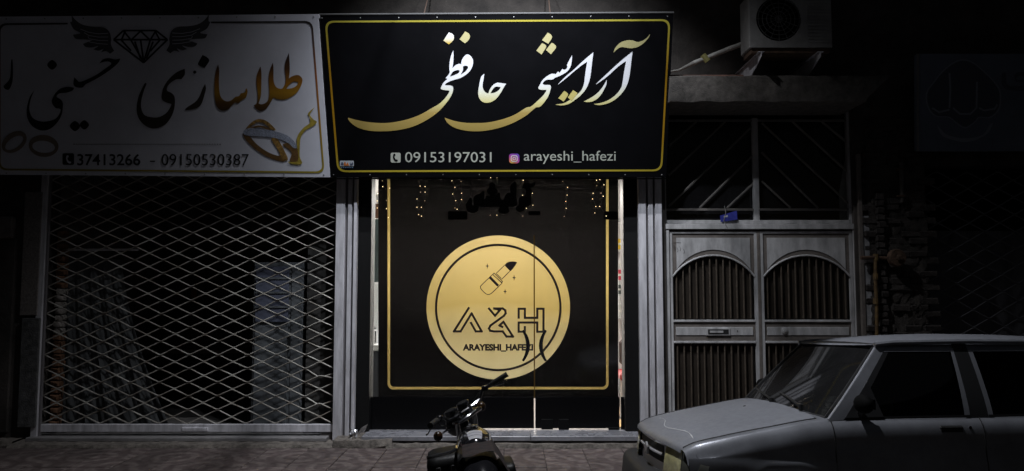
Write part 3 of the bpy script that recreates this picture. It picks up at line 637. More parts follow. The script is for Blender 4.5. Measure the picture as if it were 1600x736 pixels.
def lattice(label, x0, x1, Y, z0, z1, cell_w, cell_h, m, rail_m, broken=False, r=0.0072, wash=0.012):
    t = thing('lattice_shutter', label, 'shutter', ((x0 + x1) / 2, Y, z0))
    nx = int(round((x1 - x0) / cell_w * 2)); hw = (x1 - x0) / nx; hh = cell_h / 2
    nz = int((z1 - z0) / hh); rr = random.Random(11)
    # each rod zigzags across the whole width and hooks its neighbour at every node
    jit = [[(rr.uniform(-.004, .004), rr.uniform(-.004, .004)) for _ in range(nx + 1)] for _ in range(nz + 2)]
    for k in range(nz):
        pts = []
        for i in range(nx + 1):
            up = (i + k) % 2
            zi = z0 + (k + up) * hh; j = jit[k + up][i]
            xo = 0.0
            if broken and i == nx and k in (3, 6, 7, 10): zi += hh * 0.6 * (-1 if k % 2 else 1)
            if broken and i == nx - 1 and k in (3, 7): zi -= hh * 0.35
            pts.append(Vector((x0 + i * hw + j[0] + xo, Y + (0.004 if k % 2 else -0.004), zi + j[1])))
        mb = MB()
        # flattened corners so each node reads as a small knuckle
        path = []
        for i, p in enumerate(pts):
            if 0 < i < len(pts) - 1:
                a = pts[i - 1] - p; b = pts[i + 1] - p
                path += [p + a.normalized() * 0.014, p + b.normalized() * 0.014]
            else: path.append(p)
        mb.tube(path, r, 6)
        wpart(mb, 'lattice_rod', m, t, True, 50)
    wpart(MB().box(x0 - 0.02, x1 + 0.02, Y - 0.025, Y + 0.025, z0 - 0.085, z0 - 0.002, 0.006), 'bottom_rail', rail_m, t)
    return t
LZ0 = Z0(662, 0.03)
sh = lattice('grey diamond lattice shutter closed over the dark goldsmith shop', X0(74, 0.03), X0(525, 0.03), 0.03, LZ0, ZH, 46 * 8.03 / 1155, 21 * 8.03 / 1155, M_lattice, M_post, True)
a = at(305, 672, 0.0)
wpart(MB().box(a.x - 0.14, a.x + 0.14, -0.015, 0.004, a.z - 0.012, a.z + 0.03, 0.008), 'rail_handle', M_post, sh)
lattice('dark lattice shutter of the unlit shop behind the car', XR0 + 0.03, 7.9, 0.12, 0.17, ZH, 0.34, 0.19, mat('dark lattice', (0.16, 0.16, 0.17), 0.5, metal=0.4), M_groove, False, 0.008)
t = thing('sheet_panel', 'dull grey corrugated sheet standing behind the dark lattice shutter', 'panel', ((XR0 + 7.9) / 2, 0.5, 0.06))
rows = []
for z in (0.06, 2.3):
    rows.append([(XR0 + 0.15 + i * 0.03, 0.5 + 0.012 * math.sin(i * 0.9), z) for i in range(75)])
wpart(MB().grid(rows), 'sheet', mat('grey sheet', (0.13, 0.13, 0.14), 0.6, var=0.3, vscale=4), t, True)

# ---- inside the goldsmith shop
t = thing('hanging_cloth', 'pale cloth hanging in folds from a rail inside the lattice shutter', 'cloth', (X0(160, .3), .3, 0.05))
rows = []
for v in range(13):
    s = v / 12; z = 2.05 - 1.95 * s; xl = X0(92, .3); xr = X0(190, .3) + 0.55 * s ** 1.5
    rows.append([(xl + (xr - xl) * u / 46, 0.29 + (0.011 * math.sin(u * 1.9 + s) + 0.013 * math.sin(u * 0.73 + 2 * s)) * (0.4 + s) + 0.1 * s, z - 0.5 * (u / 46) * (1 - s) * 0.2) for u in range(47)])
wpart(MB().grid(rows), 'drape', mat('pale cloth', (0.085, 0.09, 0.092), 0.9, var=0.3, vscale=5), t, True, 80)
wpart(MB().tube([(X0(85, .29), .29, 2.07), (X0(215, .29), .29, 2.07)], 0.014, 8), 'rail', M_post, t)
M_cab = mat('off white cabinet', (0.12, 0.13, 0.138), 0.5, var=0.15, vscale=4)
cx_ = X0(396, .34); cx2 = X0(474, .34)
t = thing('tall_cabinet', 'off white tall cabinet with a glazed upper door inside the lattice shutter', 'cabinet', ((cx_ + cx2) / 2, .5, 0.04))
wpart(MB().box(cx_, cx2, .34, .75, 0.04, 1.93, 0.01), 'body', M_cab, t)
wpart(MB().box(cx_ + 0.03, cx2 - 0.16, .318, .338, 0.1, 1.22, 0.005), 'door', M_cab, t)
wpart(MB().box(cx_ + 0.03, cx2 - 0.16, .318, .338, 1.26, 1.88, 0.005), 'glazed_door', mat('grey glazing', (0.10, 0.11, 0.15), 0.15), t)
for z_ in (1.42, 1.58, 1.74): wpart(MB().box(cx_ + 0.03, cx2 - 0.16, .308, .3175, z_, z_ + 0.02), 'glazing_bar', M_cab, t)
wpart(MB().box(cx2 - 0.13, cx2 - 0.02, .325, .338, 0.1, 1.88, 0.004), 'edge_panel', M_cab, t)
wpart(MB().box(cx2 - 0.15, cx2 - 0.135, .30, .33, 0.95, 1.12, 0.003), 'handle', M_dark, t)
t = thing('workshop_door', 'dark panelled door with an orange padlock tag inside the goldsmith shop', 'door', (X0(305, 2.9), 2.95, 0.04))
xa, xb = X0(240, 2.9), X0(380, 2.9)
wpart(MB().box(xa, xb, 2.9, 2.97, 0.04, 2.1, 0.01), 'leaf', mat('dark door', (0.06, 0.05, 0.045), 0.6), t)
for z_ in (0.3, 1.2):
    for q in (0, 1): wpart(MB().box(xa + 0.1 + q * (xb - xa) / 2, (xa + xb) / 2 - 0.05 + q * (xb - xa) / 2, 2.88, 2.899, z_, z_ + 0.7, 0.01), 'door_panel', mat('dark door panel', (0.045, 0.04, 0.036), 0.5), t)
wpart(MB().box(X0(301, 2.9), X0(309, 2.9), 2.84, 2.878, 1.5, 1.62, 0.01), 'tag', mat('orange tag', (0.55, 0.13, 0.04), 0.5), t)
t = thing('work_bench', 'low dark work bench standing behind the lattice shutter', 'bench', (X0(290, 2.0), 2.1, 0.04))
bx0, bx1 = X0(215, 2.0), X0(385, 2.0)
wpart(MB().box(bx0, bx1, 1.8, 2.4, 0.78, 0.83, 0.006), 'top', mat('bench wood', (0.13, 0.10, 0.08), 0.7, var=0.3), t)
for q in (bx0 + 0.05, bx1 - 0.1):
    for w in (1.84, 2.3): wpart(MB().box(q, q + 0.05, w, w + 0.05, 0.04, 0.779), 'leg', M_dark, t)

# ================================================================== LOGO SHOPFRONT
FY = 0.17
PF = Plane(FY)
sf = thing('shopfront', 'dark glazed shopfront with a round gold lipstick logo and black film', 'shopfront', (X0(777), FY, 0.1))
# black stone cheeks left and right
for p0, p1, nm in ((556, 580, 'side_panel'), (976.5, 999, 'side_panel')):
    wpart(MB().box(X0(p0), X0(p1, 0.1), 0.06, 0.29, 0.105, ZH - 0.003, 0.004), nm, mat('black stone cheek', (0.006, 0.006, 0.006), 0.55, spec=0.25), sf)
wpart(MB().box(X0(580), X0(976), 0.10, 0.28, ZH - 0.12, ZH - 0.003), 'header', M_dark, sf)
M_glass = glass('shop glass')
zt_ = ZH - 0.124; z_b = Z0(622, FY)
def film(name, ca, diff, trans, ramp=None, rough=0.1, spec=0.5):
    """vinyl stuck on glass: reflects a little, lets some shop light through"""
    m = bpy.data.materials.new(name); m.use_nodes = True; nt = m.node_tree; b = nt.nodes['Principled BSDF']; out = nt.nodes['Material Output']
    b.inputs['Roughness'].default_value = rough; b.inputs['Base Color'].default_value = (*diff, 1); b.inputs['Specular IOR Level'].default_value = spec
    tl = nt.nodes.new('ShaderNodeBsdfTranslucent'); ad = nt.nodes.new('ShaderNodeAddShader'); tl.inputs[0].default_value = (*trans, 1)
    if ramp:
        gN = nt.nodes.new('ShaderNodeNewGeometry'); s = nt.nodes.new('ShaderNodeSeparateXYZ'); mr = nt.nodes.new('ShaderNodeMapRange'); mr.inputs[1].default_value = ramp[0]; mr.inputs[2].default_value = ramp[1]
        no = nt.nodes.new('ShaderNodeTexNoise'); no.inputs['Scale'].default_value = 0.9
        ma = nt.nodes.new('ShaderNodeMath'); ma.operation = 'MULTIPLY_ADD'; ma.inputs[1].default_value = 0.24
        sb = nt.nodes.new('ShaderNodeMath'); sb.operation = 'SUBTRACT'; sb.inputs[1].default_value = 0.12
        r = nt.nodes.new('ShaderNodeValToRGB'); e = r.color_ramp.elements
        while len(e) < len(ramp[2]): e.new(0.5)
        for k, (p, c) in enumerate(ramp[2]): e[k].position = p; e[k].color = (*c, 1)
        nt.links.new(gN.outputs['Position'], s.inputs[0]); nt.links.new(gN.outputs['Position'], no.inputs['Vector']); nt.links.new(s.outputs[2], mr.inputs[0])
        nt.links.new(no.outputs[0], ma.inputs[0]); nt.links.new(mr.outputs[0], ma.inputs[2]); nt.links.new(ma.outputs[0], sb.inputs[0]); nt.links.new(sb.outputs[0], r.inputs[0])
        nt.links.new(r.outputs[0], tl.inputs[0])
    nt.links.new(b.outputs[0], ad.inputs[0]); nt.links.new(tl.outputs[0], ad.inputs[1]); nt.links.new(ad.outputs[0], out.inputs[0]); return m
M_film = film('black window film', None, (0.003, 0.0027, 0.0027), (0.0046, 0.0041, 0.0041))
M_goldfilm = film('gold window film', None, (0.22, 0.16, 0.06), (0.5, 0.4, 0.15), (Z0(593, FY), Z0(368, FY), [(0, (0.46, 0.42, 0.27)), (0.2, (0.42, 0.36, 0.20)), (0.5, (0.185, 0.135, 0.042)), (0.72, (0.195, 0.145, 0.055)), (1, (0.26, 0.20, 0.09))]))  # ramp holds the printed gold fade, plus shop glow at the foot painted in
M_goldline = film('gold line film', None, (0.22, 0.15, 0.05), (0.30, 0.22, 0.075))
M_seam = film('film seam', None, (0.06, 0.035, 0.01), (0.10, 0.05, 0.006))
M_ink = mat('dark brown film lettering', (0.016, 0.011, 0.010), 0.35)
panes = [(580.3, 707.05, 'glass_pane'), (707.15, 834.9, 'glass_pane'), (835.1, 966.4, 'glass_pane')]
zk = 0.119
for p0, p1, nm in panes:
    wpart(MB().box(X0(p0, FY), X0(p1, FY), FY + 0.008, FY + 0.018, z_b + 0.0, zt_), nm, M_glass, sf)
# film sheets over the panes, leaving a clear strip at the left
FT, FB_ = 262, 622.3       # film sheet, cut out round the gold line and the gold disc
CX, CY, CRX, CRY = 778.5, 480.5, 112.2, 112.6
decal('window_film', PF, [(591, FT), (966, FT), (966, FB_), (591, FB_)], M_film, sf, -0.002, [rrect(605.5, FT + 2, 951, 608.5, 9)], smooth=False)
decal('window_film', PF, rrect(609.5, FT + 6, 947, 604.5, 6), M_film, sf, -0.002, [ring(CX, CY, CRX, CRY, 96)], smooth=False)
# black bottom rails of the fixed pane and the two door leaves
for p0, p1 in ((580.2, 707.05), (707.1, 833.9), (836.1, 965.6)):
    wpart(MB().box(X0(p0, FY), X0(p1, FY), FY - 0.006, FY + 0.03, zk if p0 > 700 else 0.106, z_b + 0.012, 0.001), 'kick_panel', M_blackglass, sf)
wpart(MB().box(X0(968.2, FY), X0(976.4, FY), FY - 0.004, FY + 0.02, 0.107, z_b + 0.012, 0.001), 'kick_panel', M_blackglass, sf)
# gold frame line and round logo
def fdec(name, outer, m, off, holes=(), smooth=False, k=5): return decal(name, PF, outer, m, sf, off, holes, k, 0, smooth)
fdec('gold_frame_line', rrect(605.5, FT + 2, 951, 608.5, 9), M_goldline, -0.002, [rrect(609.5, FT + 6, 947, 604.5, 6)])
CX, CY, CRX, CRY = 778.5, 480.5, 112.2, 112.6
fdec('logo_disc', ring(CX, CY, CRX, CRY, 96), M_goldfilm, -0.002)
fdec('logo_ring', ring(CX, CY, 99.0, 99.6, 96), M_ink, 0.0022, [ring(CX, CY, 95.4, 96.0, 96)])
for px in (707.1, 835): wpart(MB().box(X0(px - 0.7 - (px > 800) * 0.5, FY), X0(px + 0.7, FY), FY - 0.0032, FY - 0.0028, z_b, Z0(368, FY)), 'film_seam', M_seam if px > 800 else film('faint seam', None, (0.2, 0.16, 0.08), (0.55, 0.44, 0.17)), sf) if px > 800 else None
S1 = Zm(660, 360, 3.0667); S2 = Zm(700, 400, 4.329)
def line(name, pts, w, closed=False, zf=S2, off=0.0026):
    P = zf(pts)
    n_ = len(P)
    for i in range(n_ if closed else n_ - 1):
        a, b = Vector(P[i][:2]), Vector(P[(i + 1) % n_][:2]); d = (b - a).normalized() * (w * 0.42)
        fdec(name, stroke([tuple(a - d), tuple(b + d)], w), M_ink, off + 0.0002 * (i % 6))
# lipstick
def outline(name, pts, w, zf=S2, off=0.0026, k=4):
    P = smooth_outline(zf(pts), k); c = Vector((sum(p[0] for p in P) / len(P), sum(p[1] for p in P) / len(P)))
    inn = []
    for i, p in enumerate(P):
        t = Vector(P[(i + 1) % len(P)]) - Vector(P[i - 1]); t.normalize(); nrm = Vector((-t.y, t.x))
        if nrm.dot(c - Vector(p)) < 0: nrm = -nrm
        inn.append(tuple(Vector(p) + nrm * w))
    fdec(name, P, M_ink, off, [inn])
outline('lipstick_case', [(218, 212), (225, 195), (302, 122, 1), (370, 182, 1), (300, 250), (272, 263), (248, 252), (222, 225)], 1.15)
outline('lipstick_collar', [(300, 126, 1), (311, 112, 1), (372, 172, 1), (362, 184, 1)], 1.1, off=0.0030)
outline('lipstick_tube', [(322, 118, 1), (384, 58, 1), (424, 100, 1), (364, 160, 1)], 1.1, off=0.0028)
fdec('lipstick_band', S2([(277, 150), (290, 138), (345, 195), (333, 207)]), M_ink, 0.0032)
fdec('lipstick_tip', smooth_outline(S2([(385, 60, 1), (400, 45), (430, 37), (462, 40), (464, 50), (440, 85), (423, 103, 1)])), M_ink, 0.0032)
for x, y, r in ((266, 68, 20), (447, 147, 22), (386, 240, 20)):
    st_ = []
    for i in range(8): rr_ = r if i % 2 == 0 else r * 0.24; an = i * math.pi / 4; st_.append((x + rr_ * math.sin(an) * (0.65 if i in (2, 6) else 1), y - rr_ * math.cos(an)))
    fdec('sparkle', S2(st_), M_ink, 0.0026)
# monogram: A, ampersand and H drawn as doubled strokes
LW = 3.4
line('monogram_a', [(140, 352), (40, 510), (85, 510), (160, 388), (228, 510), (188, 510), (155, 452)], LW)
line('monogram_and', [(277, 355), (318, 404), (352, 365), (312, 355)], LW)
line('monogram_and', [(312, 355), (370, 355), (388, 368), (390, 388), (378, 404), (330, 440), (288, 470), (277, 490), (285, 505), (310, 510), (370, 510), (396, 545), (440, 545), (375, 445), (348, 470), (368, 480)], LW)
line('monogram_h', [(520, 400), (520, 357), (478, 357), (478, 418)], LW); line('monogram_h', [(520, 400), (520, 418), (604, 418), (604, 357), (646, 357), (646, 512), (604, 512), (604, 450), (478, 450), (478, 512), (520, 512), (520, 480)], LW, off=0.0030)
text_decal('logo_name', PF, 'ARAYESHI_HAFEZI', (723, 537.5, 833, 549.5), M_ink, sf, 0.0028, 0.05)
# door handles: two bowed bars back to back
M_handle = mat('dark chrome', (0.10, 0.10, 0.11), 0.25, metal=0.9)
for sgn, xm in ((1, 824), (-1, 846)):
    ctr = []
    for i in range(13):
        s = i / 12 * 2 - 1; px = xm + sgn * (8 * (1 - s * s) - 7); py = 540 + 24 * s
        ctr.append(at(px, py, FY - 0.055))
    hd = wpart(MB().tube(ctr, [0.013 + 0.009 * math.sin(math.pi * i / 12) for i in range(13)], 10), 'door_handle', M_handle, sf, True)
    for i in (2, 10): hd2 = wpart(MB().tube([ctr[i], ctr[i] + Vector((0, 0.055, 0))], 0.008, 8), 'handle_stud', M_handle, sf, True)
# patch fittings
M_fit = mat('black fitting', (0.003, 0.003, 0.003), 0.6, spec=0.15)
for x0_, y0_, x1_, y1_ in ((700, 330, 730, 343), (826, 330, 844, 336), (944, 330, 966, 343), (846, 655, 864, 671), (873, 655, 889, 673), (951, 668, 968, 672)):
    a = at(x0_, y1_, FY - 0.02); b = at(x1_, y0_, FY - 0.02)
    wpart(MB().box(a.x, b.x, FY - 0.024, FY - 0.0062, a.z, b.z, 0.003), 'patch_fitting', M_fit, sf)

# hung black letters above the logo
U_ = Zm(700, 280, 10.667); PLt = Plane(0.10)
lt = thing('hung_lettering', 'black cut-out Persian letters hung behind fairy lights above the round logo', 'lettering', at(783, 330, 0.10))
M_cut = mat('black foam letter', (0.006, 0.006, 0.006), 0.8)
for q in ([(1240, 160), (1250, 100), (1290, 65), (1340, 72), (1400, 80), (1450, 50), (1455, 85), (1420, 130), (1350, 150), (1390, 170), (1385, 300), (1390, 400), (1350, 450), (1290, 470), (1270, 520), (1210, 548), (1150, 530), (1130, 470), (1180, 430), (1180, 330), (1230, 285), (1290, 270), (1290, 170), (1260, 150)],
          [(1070, 70), (1135, 62), (1138, 300), (1150, 430), (1090, 460), (1020, 460), (1010, 480), (1020, 530), (980, 572), (880, 572), (840, 530), (860, 470), (800, 462), (540, 465), (530, 380), (560, 330), (620, 330), (640, 285), (690, 285), (700, 265), (810, 260), (830, 230), (865, 240), (880, 330), (930, 340), (950, 280), (1000, 230), (1040, 230), (1035, 140)],
          [(650, 190), (690, 140), (690, 80), (740, 60), (785, 90), (785, 140), (825, 190), (800, 255), (690, 260)],
          [(300, 420), (330, 370), (370, 310), (400, 330), (405, 430), (425, 430), (430, 310), (480, 260), (540, 240), (570, 205), (610, 215), (605, 330), (560, 420), (520, 440), (500, 530), (430, 560), (350, 550), (310, 500)]):
    decal('letter', PLt, U_(q), M_cut, lt, 0.0, thick=0.02, k=3)
wpart(MB().tube([at(700, 274, 0.11) + Vector((0, 0, .05)), at(860, 274, 0.11) + Vector((0, 0, .05))], 0.004, 6), 'hanging_wire', M_cut, lt)
for px, py in ((735, 312), (769, 290), (804, 290), (825, 290)):
    a = at(px, py, 0.095); wpart(MB().tube([a, Vector((a.x, 0.105, at(px, 274, 0.11).z + 0.05))], 0.002, 4), 'thread', M_cut, lt)

# fairy lights: one string per drop
FLx = Zm(540, 260, 3.478)
strings = [[(200, 78), (202, 110), (175, 148), (172, 187), (172, 226)], [(240, 118), (222, 185), (222, 230), (232, 278)],
    [(387, 67), (405, 107), (407, 140), (388, 177), (388, 222), (397, 262)], [(432, 67), (432, 110), (432, 140), (430, 187), (412, 222), (412, 270)],
    [(578, 78), (594, 114), (582, 150), (598, 186), (594, 226)], [(628, 82), (630, 146), (630, 180), (606, 233)],
    [(788, 62), (786, 265)], [(822, 64), (822, 265)], [(965, 75), (962, 157), (983, 228), (963, 270)], [(1015, 65), (1015, 146), (1018, 211)],
    [(1180, 82), (1206, 114), (1204, 156), (1197, 190), (1199, 228), (1188, 272)],
    [(1364, 75), (1365, 105), (1345, 146), (1342, 177), (1360, 218), (1354, 253)], [(1382, 72), (1404, 100), (1388, 145), (1400, 162), (1381, 218), (1416, 270)]]
M_bulb = [emit("warm fairy bulb", (1.0, 0.72, 0.38), 4.0), emit('dim fairy bulb', (1.0, 0.6, 0.3), 0.7)]
M_wire = mat('clear wire', (0.03, 0.028, 0.025), 0.5)
ORD = ['first', 'second', 'third', 'fourth', 'fifth', 'sixth', 'seventh', 'eighth', 'ninth', 'tenth', 'eleventh', 'twelfth', 'last']
FL_LAB = ['%s drop of warm fairy lights counted from the lattice shutter post, %d bulbs' % (ORD[i_], len(s_)) for i_, s_ in enumerate(strings)]
bulb_me = []
for mm in M_bulb:
    o = MB().ball((0, 0, 0), 0.0036, 6, (1, 1, 1.15)).build('bulb', mm); bulb_me.append(o.data); bpy.data.objects.remove(o)
for si_, s in enumerate(strings):
    pts = [at(*p, 0.075) for p in FLx(s)]
    top = Vector((pts[0].x, 0.075, ZH - 0.02))
    ls = thing('light_string', FL_LAB[si_], 'fairy lights', top, 'fairy light drops across the shopfront')
    wpart(MB().tube([top] + [p + Vector((0.004, 0.006, 0)) for p in pts], 0.0012, 4), 'wire', M_wire, ls)
    for i, p in enumerate(pts):
        o = bpy.data.objects.new('bulb', bulb_me[1 if (i * 7 + si_ * 3) % 5 == 0 else 0]); COL.objects.link(o); o.parent = ls; o.location = p - top

# ---- inside the lit shop
def ceiling_lamp(x, y, name='ceiling_light', lab=''):
    t = thing(name, lab, 'lamp', (x, y, ZH + 0.049))
    MBx = MB().box(-0.6, 0.6, -0.15, 0.15, -0.05, 0.0, 0.01); MBx.build('housing', mat('lamp housing', (0.7, 0.7, 0.7), 0.5), t)
    for q in (-0.06, 0.06):
        MB().tube([(-0.57, q, -0.075), (0.57, q, -0.075)], 0.014, 8).build('tube', emit('fluorescent tube', (1.0, 0.93, 0.86), 12), t)
    ld = bpy.data.lights.new('tube_light', 'AREA'); ld.shape = 'RECTANGLE'; ld.size = 1.15; ld.size_y = 0.2; ld.energy = SHOP_W; ld.color = (1.0, 0.93, 0.86)
    lo = bpy.data.objects.new('tube_light', ld); COL.objects.link(lo); lo.parent = t; lo.location = (0, 0, -0.10)
ceiling_lamp(-0.75, 2.1, lab='fluorescent ceiling light over the left half of the lit shop')
ceiling_lamp(0.55, 2.1, lab='fluorescent ceiling light over the right half of the lit shop')
# left: teal wall panel, white basin unit with a tap
YI = 1.0
def ibox(t, name, px0, px1, py0, py1, Y, d, m, bev=0.006):
    a = at(px0, py1, Y); b = at(px1, py0, Y); return wpart(MB().box(a.x, b.x, Y, Y + d, a.z, b.z, bev), name, m, t)
t = thing('wash_unit', 'white wash unit with a chrome tap below a grey teal panel, inside the shop', 'wash unit', at(588, 640, YI))
ibox(t, 'brown_rail', 570, 600, 318, 341, YI, 0.03, mat('brown rail', (0.12, 0.05, 0.025), 0.6))
ibox(t, 'wall_panel', 570, 600, 342, 441, YI, 0.03, mat('grey teal panel', (0.07, 0.10, 0.104), 0.5))
ibox(t, 'splashback', 570, 600, 442, 538, YI, 0.03, mat('white tile', (0.85, 0.86, 0.88), 0.3))
ibox(t, 'counter', 570, 600, 539, 548, YI - 0.25, 0.3, mat('white counter', (0.8, 0.8, 0.8), 0.3))
ibox(t, 'cupboard', 570, 600, 549, 640, YI - 0.2, 0.25, mat('grey cupboard', (0.06, 0.066, 0.08), 0.5))
a = at(586, 538, YI - 0.12)
wpart(MB().tube([a, a + Vector((0, 0, .16)), a + Vector((0.01, -.04, .2)), a + Vector((0.015, -.09, .19))], 0.012, 8), 'tap', mat('chrome', (0.6, 0.6, 0.62), 0.15, metal=1), t, True)
# right: shelf unit of boxed goods
YS = 0.75
t = thing('shelf_unit', 'white shelf unit of cosmetics seen through the open door edge', 'shelf', at(974, 640, YS))
ibox(t, 'back_board', 955, 1000, 270, 640, YS + 0.25, 0.02, M_shopwall)
shelves = [345, 390, 438, 460, 496]
M_sh = mat('shelf board', (0.6, 0.6, 0.6), 0.5)
for py in shelves: ibox(t, 'shelf_board', 955, 1000, py, py + 2.5, YS, 0.24, M_sh, 0.003)
goods = [(966, 972, 373, 389.5, (0.75, 0.5, 0.03), 'yellow'), (972.3, 977, 376, 389.5, (0.12, 0.10, 0.32), 'purple'), (966, 971, 406, 420, (0.7, 0.7, 0.68), 'white'), (971.5, 978, 409, 420, (0.5, 0.25, 0.3), 'pink'), (966, 977, 421.5, 437.5, (0.52, 0.02, 0.05), 'crimson'), (966, 970, 445, 459.5, (0.04, 0.05, 0.05), 'black'), (970.3, 974, 447, 459.5, (0.06, 0.09, 0.08), 'dark green'), (974.3, 978, 444, 459.5, (0.05, 0.05, 0.06), 'charcoal'), (966, 973, 476, 495.5, (0.55, 0.55, 0.52), 'ivory')]
for p0, p1, y0_, y1_, c, cn in goods:
    a = at(p0, y1_, YS + 0.02); b = at(p1, y0_, YS + 0.02)
    bx = thing('cosmetics_box', cn + ' cosmetics packet standing on the shelf behind the door edge', 'packet', (a.x, YS + 0.1, a.z))
    wpart(MB().box(a.x, b.x, YS + 0.02, YS + 0.12, a.z, b.z, 0.003), 'carton', mat('packet ' + cn, c, 0.4), bx)
    wpart(MB().box(a.x + 0.003, b.x - 0.003, YS + 0.017, YS + 0.0197, a.z + (b.z - a.z) * 0.4, a.z + (b.z - a.z) * 0.6), 'label_band', mat('packet band', (0.7, 0.68, 0.6), 0.4), bx)
t = thing('salon_chair', 'brown padded chair just inside the door edge of the lit shop', 'chair', at(972, 650, 0.6))
a = at(978, 550, 0.5)
wpart(MB().box(a.x - 0.08, a.x + 0.34, 0.46, 0.56, a.z - 0.16, a.z + 0.16, 0.05), 'backrest', mat('brown leatherette', (0.07, 0.04, 0.03), 0.4), t)
wpart(MB().box(a.x - 0.06, a.x + 0.32, 0.56, 0.98, a.z - 0.34, a.z - 0.24, 0.03), 'seat', mat('red leatherette', (0.35, 0.03, 0.03), 0.4), t)
for q in (-0.02, 0.26):
    for w in (0.58, 0.92): wpart(MB().tube([(a.x + q, w, 0.1), (a.x + q, w, a.z - 0.34)], 0.013, 8), 'leg', mat('chrome', (0.6, 0.6, 0.62), 0.15, metal=1), t)
for q in (-0.0, 0.24): wpart(MB().tube([(a.x + q, 0.57, a.z - 0.26), (a.x + q, 0.53, a.z - 0.1)], 0.012, 8), 'back_post', M_dark, t)
# door mat inside
t = thing('floor_mat', 'tan mat on the floor inside the door edge', 'mat', (X0(940, 0.5), 0.5, 0.104))
wpart(MB().box(X0(900, 0.5), X0(990, 0.5), 0.3, 0.75, 0.102, 0.112, 0.004), 'pile', mat('tan mat', (0.5, 0.34, 0.16), 0.95, var=0.3, vscale=60), t)

# ================================================================== GATE
GY = 0.05
ga = thing('metal_gate', 'white double leaf metal gate with arched brown bar panels', 'gate', ((XG0 + XG1) / 2, GY, 0.04))
gx = lambda px: at(px, 448, GY).x; gz = lambda py: at(1190, py, GY).z
def gbox(name, p0, p1, y0_, y1_, m, f=0.0, d=0.05, bev=0.004, par=None): return wpart(MB().box(gx(p0), gx(p1), GY - f, GY - f + d, gz(y1_), gz(y0_), bev), name, m, par or ga)
# fixed frame
gbox('frame_post', 1037, 1046, 355, 688, M_gate, 0.03, 0.12); gbox('frame_post', 1333.5, 1341, 355, 688, M_gate, 0.03, 0.12)
gbox('frame_head', 1037, 1341, 350, 358.5, M_gate, 0.04, 0.13)
gbox('frame_post', 1181.5, 1190, 184, 349.5, M_gate, 0.0, 0.06); gbox('frame_post', 1331, 1337, 160, 349.5, M_gate, 0.0, 0.06); gbox('frame_post', 1037, 1043, 160, 349.5, M_gate, 0.0, 0.06)
def arch(x0, x1, zs, zt, n=14):
    """circular arc from (x0, zs) up to zt and down to (x1, zs)"""
    h = zt - zs; w = (x1 - x0) / 2; r = (w * w + h * h) / (2 * h); cx = (x0 + x1) / 2; cz = zt - r; a0 = math.asin(w / r)
    return [(cx + r * math.sin(-a0 + 2 * a0 * i / n), cz + r * math.cos(-a0 + 2 * a0 * i / n)) for i in range(n + 1)]
